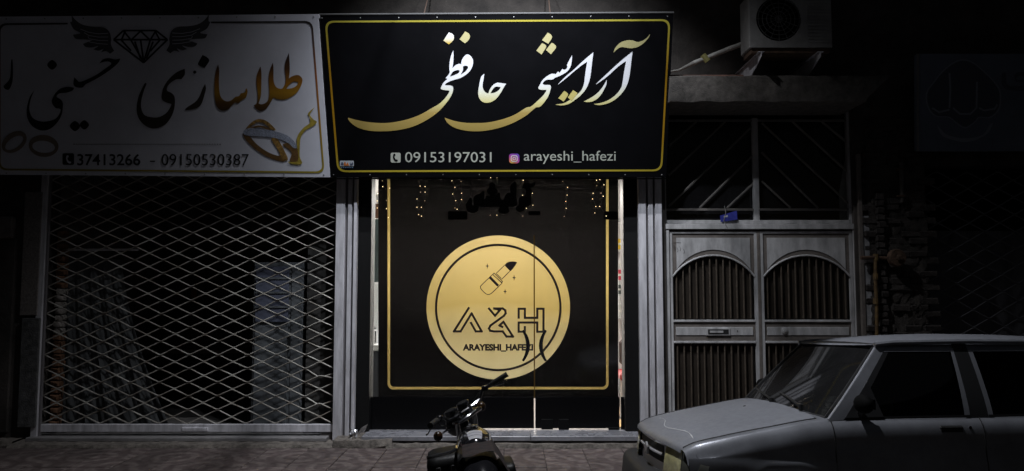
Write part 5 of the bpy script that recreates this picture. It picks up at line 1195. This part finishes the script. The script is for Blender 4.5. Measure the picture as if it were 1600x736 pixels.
for sgn in (-1, 1):
    g = MB(); g.grid(strip('A', 'A2', sgn, 0.0)); cpart(g, 'front_pillar', M_paint)
    g = MB(); g.grid(strip('B', 'B2', sgn, 0.001)); cpart(g, 'centre_pillar', M_rubtrim)
    g = MB(); g.grid(strip('D', 'D2', sgn, 0.0)); g.grid(strip('C', 'C2', sgn, 0.0)); cpart(g, 'rear_pillar', M_paint)
    for a, b in (('A2', 'B'), ('B2', 'C'), ('C2', 'D')):
        cpart(MB().grid(strip(a, b, sgn, -0.012, 0.02, 0.93)), 'side_window', M_cglass)
        # flat window frame round each pane: rubber at the front, painted above and behind
        def band(s0, s1, u0, u1, off):
            rows = []
            for i in range(9):
                u = u0 + (u1 - u0) * i / 8; row = []
                for j in range(9):
                    q = s0 + (s1 - s0) * j / 8; p = cab(DL[a][0] + (DL[b][0] - DL[a][0]) * q, DL[a][1] + (DL[b][1] - DL[a][1]) * q, u, sgn); p.y += sgn * off; row.append(p)
                rows.append(row)
            return MB().grid(rows)
        big = b == 'B'
        cpart(band(0.0, 0.075 if big else 0.045, 0.0, 0.93, 0.001), 'window_seal', M_rubtrim if big else M_paint)
        cpart(band(0.955, 1.0, 0.0, 0.93, 0.002), 'window_frame', M_paint)
        cpart(band(0.0, 1.0, 0.885, 0.93, 0.003), 'window_frame', M_paint)
        cpart(band(0.0, 1.0, 0.0, 0.035, 0.003), 'window_seal', M_rubtrim)
        if big:      # black sail panel that carries the mirror
            A0, A1, A2 = cab(1.08, 1.495, 0.03, sgn), cab(1.33, 1.68, 0.03, sgn), cab(1.08, 1.495, 0.5, sgn)
            for p in (A0, A1, A2): p.y += sgn * 0.0045
            cpart(MB().add([A0, A1, A2, A0 - Vector((0, sgn * .01, 0)), A1 - Vector((0, sgn * .01, 0)), A2 - Vector((0, sgn * .01, 0))], [(0, 1, 2), (5, 4, 3), (0, 3, 4, 1), (1, 4, 5, 2), (2, 5, 3, 0)]), 'sail_panel', M_rubtrim, False)
    cpart(MB().tube([cab(1.0, 1.45, u, sgn) + Vector((0, sgn * -0.02, 0)) for u in (0, .25, .5, .75, 1)], 0.018, 8), 'pillar_roll', M_paint)
    # gutter
    cpart(MB().tube([Vector((x, sgn * 0.583, z)) for x, z in ((1.40, 1.385), (1.52, 1.398), (2.0, 1.405), (2.6, 1.40), (3.1, 1.378), (3.22, 1.36))], 0.016, 6), 'roof_gutter', M_paint)
    cpart(MB().grid(strip('A', 'D2', sgn, -0.012, 0.93, 1.02, 3, 20)), 'roof_rail', M_paint)
    # quarter triangle and mirror
    p = cab(1.16, 1.5, 0.06, sgn)
    mr_ = cpart(MB().ball((p.x, p.y + sgn * 0.075, p.z + 0.075), 1.0, 14, (0.05, 0.085, 0.058)), 'door_mirror', mat('black mirror shell', (0.004, 0.004, 0.004), 0.8, spec=0.1), True, 80)
    cpart(MB().box(p.x + 0.042, p.x + 0.046, p.y + sgn * 0.075 - 0.055, p.y + sgn * 0.075 + 0.055, p.z + 0.045, p.z + 0.105), 'mirror_glass', mat('mirror', (0.4, 0.4, 0.4), 0.05, metal=1), False, par=mr_)
    cpart(MB().tube([(p.x + 0.02, p.y - sgn * 0.01, p.z + 0.0), (p.x, p.y + sgn * 0.06, p.z + 0.05)], 0.022, 8), 'mirror_arm', M_plast, par=mr_)
    # door shut lines, handle, rubbing strip
    def hug(x, i0, i1, r=0.0035, dx=0.0):
        s = section(x); return [(x + dx * k, sgn * (s[i][0] + 0.0005), s[i][1]) for k, i in enumerate(range(i0, i1, 2))]
    for x in (1.00, 1.955): cpart(MB().tube(hug(x, 3, I_SH), 0.004, 4), 'door_gap', M_rub)
    hp = interp(BODY, 1.76)
    cpart(MB().box(1.67, 1.83, sgn * (hp[0] - 0.026) - 0.012, sgn * (hp[0] - 0.026) + 0.012, hp[1] - 0.105, hp[1] - 0.055, 0.011), 'door_handle', M_rub)
    cpart(MB().lathe([(0.010, 0), (0.010, 0.008)], 12, lambda x, y, z: (1.87 + x, sgn * (hp[0] - 0.024 + z), hp[1] - 0.068 + y)), 'key_lock', mat('chrome', (0.6, 0.6, 0.62), 0.15, metal=1), False)
    rows = []
    for x in [1.02 + i * 0.06 for i in range(31)]:
        w = interp(BODY, x)[0]; rows.append([(x, sgn * (w - 0.001), 0.475), (x, sgn * (w + 0.012), 0.485), (x, sgn * (w + 0.012), 0.515), (x, sgn * (w - 0.001), 0.525)])
    cpart(MB().grid(rows), 'rubbing_strip', M_plast)
    cpart(MB().box(3.885, 3.93, sgn * 0.66 - 0.09, sgn * 0.66 + 0.09, 0.6, 0.84, 0.02), 'tail_light', mat('red lens', (0.3, 0.01, 0.01), 0.2))
# roof skin
rows = []
for x, z, w in ((1.385, 1.378, 0.56), (1.42, 1.40, 0.572), (1.52, 1.425, 0.578), (1.75, 1.445, 0.58), (2.1, 1.455, 0.58), (2.5, 1.45, 0.58), (2.9, 1.43, 0.577), (3.15, 1.40, 0.57), (3.25, 1.375, 0.56)):
    rows.append([(x - 0.04 * (1 - (y / w) ** 2) * (1 if x < 1.6 else 0), y, z - (z - 1.385) * (abs(y) / w) ** 2.6) for y in [w * (-1 + 2 * i / 16) for i in range(17)]])
cpart(MB().grid(rows), 'roof', M_dust)
# windscreen and its seal
def screen(o=0.0, u0=0.03, u1=0.97, inset=0.045, n=10, m2=14):
    rows = []
    for i in range(n + 1):
        u = u0 + (u1 - u0) * i / n; a = cab(0.98, 1.44, u, 1); row = []
        for j in range(m2 + 1):
            q = -1 + 2 * j / m2; y = q * (a.y - inset * (1 - 0.3 * u)); x = a.x - 0.05 - 0.085 * (1 - q * q) * (1 - 0.5 * u) + 0.045; row.append(Vector((x - o, y, a.z + 0.012 * (1 - q * q))))
        rows.append(row)
    return rows
S_ = screen()
M_wind = glass('dusty windscreen', (0.10, 0.105, 0.105), 0.8, 0.05); nt = M_wind.node_tree
dn = nt.nodes.new('ShaderNodeBsdfDiffuse'); dn.inputs[0].default_value = (0.30, 0.30, 0.31, 1); mx2 = nt.nodes.new('ShaderNodeMixShader')
tcd = nt.nodes.new('ShaderNodeTexCoord'); nzd = nt.nodes.new('ShaderNodeTexNoise'); nzd.inputs['Scale'].default_value = 6; nzd.inputs['Detail'].default_value = 8; mrd = nt.nodes.new('ShaderNodeMapRange'); mrd.inputs[3].default_value = 0.01; mrd.inputs[4].default_value = 0.075
nt.links.new(tcd.outputs['Object'], nzd.inputs['Vector']); nt.links.new(nzd.outputs[0], mrd.inputs[0]); nt.links.new(mrd.outputs[0], mx2.inputs[0])
src = nt.nodes['Material Output'].inputs[0].links[0].from_socket; nt.links.new(src, mx2.inputs[1]); nt.links.new(dn.outputs[0], mx2.inputs[2]); nt.links.new(mx2.outputs[0], nt.nodes['Material Output'].inputs[0])
cpart(MB().grid(S_), 'windscreen', M_wind)
loop = [r[0] for r in S_] + S_[-1][1:] + [r[-1] for r in S_[::-1][1:]] + S_[0][::-1][1:-1]
cpart(MB().tube(loop, 0.014, 6, closed=True), 'screen_seal', M_rubtrim)
for y0_, y1_ in ((-0.48, 0.02), (0.02, 0.5)):
    b0 = Vector((0.93, y0_, 0.985)); b1 = Vector((1.0, y1_, 1.03))
    wp = cpart(MB().tube([b0, (b0 + b1) / 2 + Vector((-0.015, 0, 0.012)), b1], 0.008, 6), 'wiper', M_rub)
    cpart(MB().tube([b0 + Vector((0, 0, -0.03)), b0 + Vector((0, 0, 0.012))], 0.016, 8), 'wiper_pivot', M_rub, par=wp)
rows = []
for i in range(7):
    u = i / 6; a = cab(3.62, 3.2, u, 1); rows.append([Vector((a.x + 0.04 * (1 - q * q), q * a.y, a.z)) for q in [-1 + 2 * j / 12 for j in range(13)]])
cpart(MB().grid(rows), 'rear_window', M_cglass)
# inside
M_int = mat('dark upholstery', (0.02, 0.02, 0.022), 0.8)
cpart(MB().box(0.3, 3.7, -0.72, 0.72, 0.24, 0.30), 'floor_pan', M_int, False)
cpart(MB().box(1.02, 1.3, -0.66, 0.66, 0.62, 0.95, 0.06), 'dashboard', M_int)
for y in (-0.36, 0.36):
    st_ = cpart(MB().box(1.75, 2.2, y - 0.23, y + 0.23, 0.38, 0.56, 0.05), 'seat', M_int)
    bm_ = MB().box(-0.06, 0.06, y - 0.22, y + 0.22, 0, 0.62, 0.05, Matrix.Translation((2.2, 0, 0.5)) @ Matrix.Rotation(R(14), 4, 'Y')); cpart(bm_, 'seat_back', M_int, par=st_)
    bm_ = MB().box(-0.045, 0.045, y - 0.12, y + 0.12, 0.66, 0.8, 0.04, Matrix.Translation((2.2, 0, 0.5)) @ Matrix.Rotation(R(14), 4, 'Y')); cpart(bm_, 'head_rest', M_int, par=st_)
cpart(MB().box(2.75, 3.2, -0.6, 0.6, 0.4, 0.9, 0.06), 'rear_seat', M_int)
cpart(MB().tube([(1.5 + 0.06 * math.sin(q * math.pi / 10), -0.36 + 0.18 * math.cos(q * math.pi / 10), 0.88 + 0.165 * math.sin(q * math.pi / 10)) for q in range(20)], 0.013, 6, closed=True), 'steering_wheel', M_rub)
for ax in (AX1, AX2):
    for sgn in (-1, 1):
        yc = sgn * 0.70
        f_ = lambda x, y, z, ax=ax, yc=yc, sgn=sgn: (ax + x, yc + sgn * z, WR + y)
        wh = cpart(MB().lathe([(0.17, -0.075), (0.25, -0.08), (WR, -0.06), (WR, 0.05), (0.25, 0.075), (0.19, 0.078), (0.17, 0.06)], 28, f_), 'wheel', M_rub)
        cpart(MB().lathe([(0.168, 0.062), (0.16, 0.05), (0.10, 0.035), (0.06, 0.062), (0.01, 0.066)], 24, f_), 'rim', M_gr, par=wh)
        cpart(MB().lathe([(0.335, -0.10), (0.335, 0.06), (0.33, 0.06)], 24, lambda x, y, z, ax=ax, yc=yc, sgn=sgn: (ax + x, yc - sgn * 0.05 + sgn * z * 0.5, 0.28 + max(y, -0.05))), 'wheel_well', M_dark)

# ================================================================== MOTORCYCLE  (local x forward, y left, z up)
bk = thing('motorcycle', 'black roadster motorcycle with saddlebags leaning on its stand before the shop', 'motorcycle', (-0.08, -3.62, road_z(-3.62)))
bk.scale = (0.95, 0.95, 0.95)
bk.rotation_euler = (R(-9), R(1.5), R(90 + 5))
M_bk = mat('black gloss paint', (0.012, 0.012, 0.014), 0.12, coat=0.8); M_ch = mat('chrome', (0.6, 0.6, 0.62), 0.15, metal=1); M_bag = mat('black leatherette bag', (0.003, 0.003, 0.003), 0.5, bump=0.15, spec=0.3, bscale=40); M_iron = mat('dark engine alloy', (0.10, 0.10, 0.10), 0.45, metal=0.7)
def bp(mb, name, m, smooth=True, ang=40, par=None): return mb.build(name, m, par or bk, smooth, ang)
def wheel(name, cx, cz, r, par, T=None):
    T = T or (lambda p: p)
    rg = [(cx + r * math.cos(q * math.pi / 16), 0, cz + r * math.sin(q * math.pi / 16)) for q in range(32)]
    wh = bp(MB().tube([T(Vector(p)) for p in rg], 0.045, 10, closed=True), name, M_rub)
    rg = [(cx + (r - 0.05) * math.cos(q * math.pi / 16), 0, cz + (r - 0.05) * math.sin(q * math.pi / 16)) for q in range(32)]
    bp(MB().tube([T(Vector(p)) for p in rg], 0.017, 8, closed=True), 'rim', M_ch, par=wh)
    bp(MB().tube([T(Vector((cx, -0.06, cz))), T(Vector((cx, 0.06, cz)))], 0.05, 12), 'hub', M_iron, par=wh)
    for q in range(18):
        a = q * 2 * math.pi / 18; s = 0.04 * (1 if q % 2 else -1)
        bp(MB().tube([T(Vector((cx + 0.04 * math.cos(a + .5), s, cz + 0.04 * math.sin(a + .5)))), T(Vector((cx + (r - 0.06) * math.cos(a), 0, cz + (r - 0.06) * math.sin(a))))], 0.0025, 4), 'spoke', M_ch, par=wh)
STEER = R(38)
HS = Vector((0.86, 0, 0.86)); AXS = Vector((-0.45, 0, 0.89)).normalized()
RS = Matrix.Translation(HS) @ Matrix.Rotation(STEER, 4, AXS) @ Matrix.Translation(-HS)
TS = lambda p: RS @ Vector(p)
wheel('wheel', 0.0, 0.30, 0.255, bk)
wheel('wheel', 1.22, 0.30, 0.255, bk, TS)
# front fork, lamp and fender
for s in (-1, 1):
    bp(MB().tube([TS((1.22, s * 0.085, 0.30)), TS((1.05, s * 0.085, 0.62)), TS((0.885, s * 0.085, 0.93))], [0.026, 0.022, 0.018], 10), 'fork_leg', M_ch)
ff = MB(); rows = []
for q in range(13):
    a = R(20 + 130 * q / 12); rows.append([TS((1.22 + 0.325 * math.cos(a) + (0.0), y, 0.30 + (0.325 - 0.02 * (abs(y) / 0.06) ** 2) * math.sin(a))) for y in (-0.06, -0.03, 0, 0.03, 0.06)])
bp(ff.grid(rows), 'front_fender', M_bk)
bp(MB().lathe([(0.03, -0.10), (0.075, -0.06), (0.09, 0.0), (0.09, 0.03), (0.08, 0.045), (0.01, 0.055)], 20, lambda x, y, z: TS((1.03 + z, x, 0.88 + y))), 'headlight', M_bk)
# yokes, gauges
bp(MB().box(-0.05, 0.05, -0.12, 0.12, -0.015, 0.015, 0.012, RS @ Matrix.Translation((0.86, 0, 0.935))), 'top_yoke', M_ch)
for s in (-1, 1):
    bp(MB().lathe([(0.02, -0.05), (0.045, -0.04), (0.05, 0.0), (0.05, 0.02), (0.044, 0.026)], 18, lambda x, y, z, s=s: TS((0.95 + x - 0.3 * z, s * 0.06 + y, 0.995 + z))), 'gauge', M_bk)
    bp(MB().lathe([(0.043, 0.027), (0.04, 0.028)], 18, lambda x, y, z, s=s: TS((0.95 + x - 0.3 * z, s * 0.06 + y, 0.995 + z))), 'gauge_glass', mat('gauge glass', (0.03, 0.03, 0.03), 0.05), False)
    bp(MB().tube([TS((0.86, s * 0.05, 0.94)), TS((0.865, s * 0.05, 0.995))], 0.018, 8), 'bar_clamp', M_ch)
# handlebar
hb = [(0.86, 0.0, 0.975), (0.862, 0.10, 0.975), (0.86, 0.16, 0.985), (0.845, 0.20, 1.035), (0.81, 0.26, 1.045), (0.73, 0.37, 1.06)]
full = [(x, -y, z) for x, y, z in hb[::-1]] + hb[1:]
hbar = bp(MB().tube([TS(p) for p in full], 0.0125, 8), 'handlebar', M_bk)
for s in (-1, 1):
    g0, g1 = TS((0.80, s * 0.273, 1.047)), TS((0.722, s * 0.382, 1.0615))
    bp(MB().tube([g0, g0 + (g1 - g0) * .04, g1 - (g1 - g0) * .05, g1], [0.018, 0.020, 0.020, 0.022], 10), 'grip', M_rub, par=hbar)
    pv = TS((0.84, s * 0.225, 1.038))
    bp(MB().box(-0.022, 0.022, -0.025, 0.025, -0.02, 0.02, 0.008, Matrix.Translation(pv)), 'lever_mount', M_bk, par=hbar)
    bp(MB().tube([pv, TS((0.87, s * 0.28, 1.02)), TS((0.815, s * 0.37, 1.0)), TS((0.79, s * 0.40, 1.005))], [0.007, 0.006, 0.005, 0.007], 6), 'lever', M_bk, par=hbar)
    bp(MB().tube([pv, TS((0.93, s * 0.21, 1.01)), TS((0.99, s * 0.16, 0.95)), TS((0.95, s * 0.08, 0.9))], 0.005, 6), 'cable', M_rub, par=hbar)
    # indicator stalks
    bp(MB().tube([TS((0.98, s * 0.08, 0.90)), TS((0.98, s * 0.19, 0.90))], 0.008, 6), 'indicator_stalk', M_ch)
    bp(MB().ball(TS((0.98, s * 0.22, 0.90)), 0.035, 10), 'indicator', mat('amber smoked', (0.03, 0.014, 0.005), 0.25))
# tank
rows = []
for i in range(13):
    t = i / 12; x = 0.30 + 0.50 * t; w = 0.128 * (math.sin(math.pi * min(1, 0.12 + t * 0.80)) ** 0.55); zt2 = 0.80 + 0.085 * math.sin(math.pi * (0.12 + 0.62 * t)) ; zb = 0.66 + 0.03 * t
    if i in (0, 12): w *= 0.35; zt2 = zb + (zt2 - zb) * 0.6
    rows.append([(x, w * math.cos(a) ** 1 if True else 0, zb + (zt2 - zb) * (0.42 + 0.58 * math.sin(a)) if math.sin(a) > 0 else zb + (zt2 - zb) * 0.42 * (1 + math.sin(a))) for a in [2 * math.pi * q / 24 for q in range(24)]])
g = MB().grid(rows, close=True); g.f.append(tuple(range(24))); g.f.append(tuple(12 * 24 + q for q in range(24)))
tk = bp(g, 'fuel_tank', M_bk, True, 70)
bp(MB().lathe([(0.04, 0), (0.04, 0.012), (0.03, 0.018), (0.01, 0.02)], 16, lambda x, y, z: (0.60 + x, y, 0.884 + z)), 'fuel_cap', M_ch, par=tk)
def tank_pt(x, a, o=0.003):
    t = (x - 0.30) / 0.50; w = 0.128 * (math.sin(math.pi * min(1, 0.12 + t * 0.80)) ** 0.55); zt2 = 0.80 + 0.085 * math.sin(math.pi * (0.12 + 0.62 * t)); zb = 0.66 + 0.03 * t
    return Vector((x, (w + o) * math.cos(a), zb + (zt2 - zb) * (0.42 + 0.58 * math.sin(a)) + o))
M_grey = mat('grey decal', (0.45, 0.45, 0.48), 0.4)
for x0_, x1_ in ((0.36, 0.41), (0.415, 0.455), (0.46, 0.50)):
    bp(MB().grid([[tank_pt(x, R(a)) for a in (70, 82, 94, 106, 118)] for x in (x0_, (x0_ + x1_) / 2, x1_)]), 'tank_sticker', M_grey, par=tk)
bp(MB().grid([[tank_pt(x, R(a + (x - 0.34) * 30)) for a in (22, 27, 32)] for x in [0.34 + i * 0.035 for i in range(12)]]), 'tank_stripe', mat('tank stripe', (0.34, 0.33, 0.32), 0.35), par=tk)
bp(MB().grid([[tank_pt(x, R(180 - a - (x - 0.34) * 30)) for a in (22, 27, 32)] for x in [0.34 + i * 0.035 for i in range(12)]]), 'tank_stripe', mat('tank stripe', (0.34, 0.33, 0.32), 0.35), par=tk)
# frame, engine, exhaust, seat
for s in (-1, 1):
    bp(MB().tube([(0.80, s * 0.03, 0.72), (0.70, s * 0.10, 0.30), (0.40, s * 0.11, 0.22), (0.12, s * 0.12, 0.42), (0.05, s * 0.12, 0.66)], 0.016, 8), 'frame_tube', M_bk)
    bp(MB().tube([(0.80, s * 0.02, 0.76), (0.35, s * 0.09, 0.66), (-0.25, s * 0.11, 0.68)], 0.016, 8), 'frame_tube', M_bk)
    bp(MB().tube([(0.30, s * 0.1, 0.32), (0.0, s * 0.09, 0.30)], 0.02, 8), 'swing_arm', M_bk)
    bp(MB().tube([(0.02, s * 0.13, 0.34), (-0.08, s * 0.13, 0.63)], [0.03, 0.03], 10), 'shock_absorber', M_ch)
    bp(MB().tube([(0.38, s * 0.12, 0.26), (0.38, s * 0.27, 0.26)], 0.014, 8), 'foot_peg', M_rub)
bp(MB().box(0.33, 0.62, -0.10, 0.10, 0.24, 0.42, 0.04), 'engine', M_iron)
cy = bp(MB().box(0.48, 0.60, -0.07, 0.07, 0.42, 0.60, 0.02), 'cylinder', M_iron)
for q in range(6): bp(MB().box(0.46, 0.62, -0.085, 0.085, 0.435 + q * 0.026, 0.443 + q * 0.026), 'fin', M_iron, False, par=cy)
bp(MB().tube([(0.60, -0.05, 0.5), (0.72, -0.08, 0.38), (0.66, -0.12, 0.22), (0.3, -0.14, 0.2), (0.0, -0.16, 0.24), (-0.35, -0.17, 0.3)], [0.02, 0.02, 0.02, 0.024, 0.04, 0.042], 12), 'exhaust', M_ch)
bp(MB().tube([(0.45, 0.12, 0.24), (0.40, 0.20, 0.02)], 0.012, 8), 'side_stand', M_bk)
rows = []
for i in range(13):
    t = i / 12; x = 0.36 - 0.72 * t; z = 0.795 + 0.03 * math.sin(t * 3.1 + 1.2); w = 0.125 * (0.75 + 0.25 * math.sin(math.pi * min(1, t + 0.2)))
    rows.append([(x, w * q, z - 0.05 * abs(q) ** 3 - (0.05 if abs(q) == 1 else 0)) for q in (-1, -0.85, -0.5, 0, 0.5, 0.85, 1)])
bp(MB().grid(rows), 'seat', mat('black seat vinyl', (0.004, 0.004, 0.004), 0.5, spec=0.3), True, 70)
# rear fender, tail, rack
rows = []
for q in range(17):
    a = R(40 + 140 * q / 16); rows.append([(0.33 * math.cos(a), y, 0.34 + (0.335 - 0.03 * (abs(y) / 0.08) ** 2) * math.sin(a)) for y in (-0.08, -0.05, -0.02, 0.02, 0.05, 0.08)])
bp(MB().grid(rows), 'rear_fender', M_bk)
rows = []
for i in range(11):
    t = i / 10; x = -0.20 - 0.34 * t; z = 0.845 - 0.20 * t ** 1.7; w = 0.11 - 0.03 * t
    rows.append([(x, w * math.sin(R(a)), z - 0.075 * (1 - math.cos(R(a)))) for a in range(-90, 91, 15)])
bp(MB().grid(rows), 'tail_cowl', M_bk, True, 80)
bp(MB().box(-0.56, -0.52, -0.06, 0.06, 0.54, 0.61, 0.012), 'tail_light', mat('red lens', (0.3, 0.01, 0.01), 0.2))
bp(MB().box(-0.59, -0.575, -0.09, 0.09, 0.36, 0.52, 0.004), 'number_plate', mat('plate yellow', (0.4, 0.33, 0.08), 0.5))
bp(MB().tube([(0.08, 0.09, 0.86), (-0.0, 0.10, 0.915), (-0.28, 0.12, 0.92), (-0.30, 0.16, 0.915), (-0.29, 0.29, 0.905)], 0.010, 8), 'grab_rail', M_ch)
# saddlebags: boxy left bag with a lid flap, slimmer right one, and the strap cloth over the seat
def bag(y0, y1, x0, x1, z0, z1, n):
    def loft(levels):
        rows = []
        for z, f in levels:
            cx_, cy_ = (x0 + x1) / 2, (y0 + y1) / 2
            hx, hy = (x1 - x0) / 2 * f, (y1 - y0) / 2 * f; r_ = min(hx, hy) * 0.55
            rows.append([(cx_ + p[0], cy_ + p[1], z) for p in rrect(-hx, -hy, hx, hy, r_, 5)])
        g = MB().grid(rows, close=True); m_ = len(rows[0]); g.f.append(tuple(range(m_))); g.f.append(tuple((len(rows) - 1) * m_ + q for q in range(m_))); return g
    H_ = z1 - z0
    o = bp(loft([(z0, 0.55), (z0 + 0.03 * H_, 0.70), (z0 + 0.12 * H_, 0.84), (z0 + 0.3 * H_, 0.94), (z0 + 0.55 * H_, 0.99), (z0 + 0.8 * H_, 0.97), (z0 + 0.95 * H_, 0.9)]), 'saddlebag', M_bag, True, 60)
    bp(loft([(z0 + 0.66 * H_, 1.02), (z0 + 0.70 * H_, 1.035), (z0 + 0.86 * H_, 1.03), (z0 + 0.96 * H_, 0.97), (z1, 0.80), (z1 + 0.006, 0.5)]), 'lid', M_bag, True, 60, o)
    bp(MB().tube([(x0 - 0.012, y0 + 0.015, z1 - 0.105), (x0 - 0.014, (y0 + y1) / 2, z1 - 0.125), (x0 - 0.012, y1 - 0.015, z1 - 0.105)], 0.004, 6), 'piping', mat('worn edge', (0.35, 0.34, 0.32), 0.4), par=o)
    for q in (0.3, 0.7): bp(MB().box(x0 - 0.014, x0 - 0.006, y0 + (y1 - y0) * q - 0.014, y0 + (y1 - y0) * q + 0.014, z0 + 0.06, z1 - 0.05, 0.003), 'strap', M_rub, par=o)
    return o
bag(0.085, 0.30, -0.26, 0.10, 0.53, 0.885, 0)
bag(-0.21, -0.115, -0.20, 0.10, 0.50, 0.76, 0)
rows = []
for i in range(15):
    t = i / 14 * 2 - 1; y = 0.17 * t; z = 0.875 - 0.02 * abs(t) - 0.20 * max(0, abs(t) - 0.62) ** 1.2 * 2; rows.append([(0.10 - 0.36 * j / 8 + 0.01 * math.sin(j * 2 + i), y * (1 + 0.03 * math.sin(j * 3.0)), z + 0.006 * math.sin(j * 2.2 + i * 0.7)) for j in range(9)])
M_str = mat('striped saddle cloth', (0.03, 0.03, 0.028), 0.85); nt = M_str.node_tree; b = nt.nodes['Principled BSDF']
tcn = nt.nodes.new('ShaderNodeTexCoord'); wv = nt.nodes.new('ShaderNodeTexWave'); wv.inputs['Scale'].default_value = 9; rp = nt.nodes.new('ShaderNodeValToRGB'); rp.color_ramp.elements[0].color = (0.004, 0.004, 0.004, 1); rp.color_ramp.elements[1].color = (0.02, 0.019, 0.016, 1); rp.color_ramp.elements[1].position = 0.9; e = rp.color_ramp.elements.new(0.8); e.color = (0.10, 0.01, 0.012, 1)
e = rp.color_ramp.elements.new(0.7); e.color = (0.004, 0.004, 0.004, 1)
nt.links.new(tcn.outputs['Object'], wv.inputs['Vector']); nt.links.new(wv.outputs[0], rp.inputs[0]); nt.links.new(rp.outputs[0], b.inputs['Base Color'])
bp(MB().grid(rows), 'saddle_cloth', M_str, True, 80)
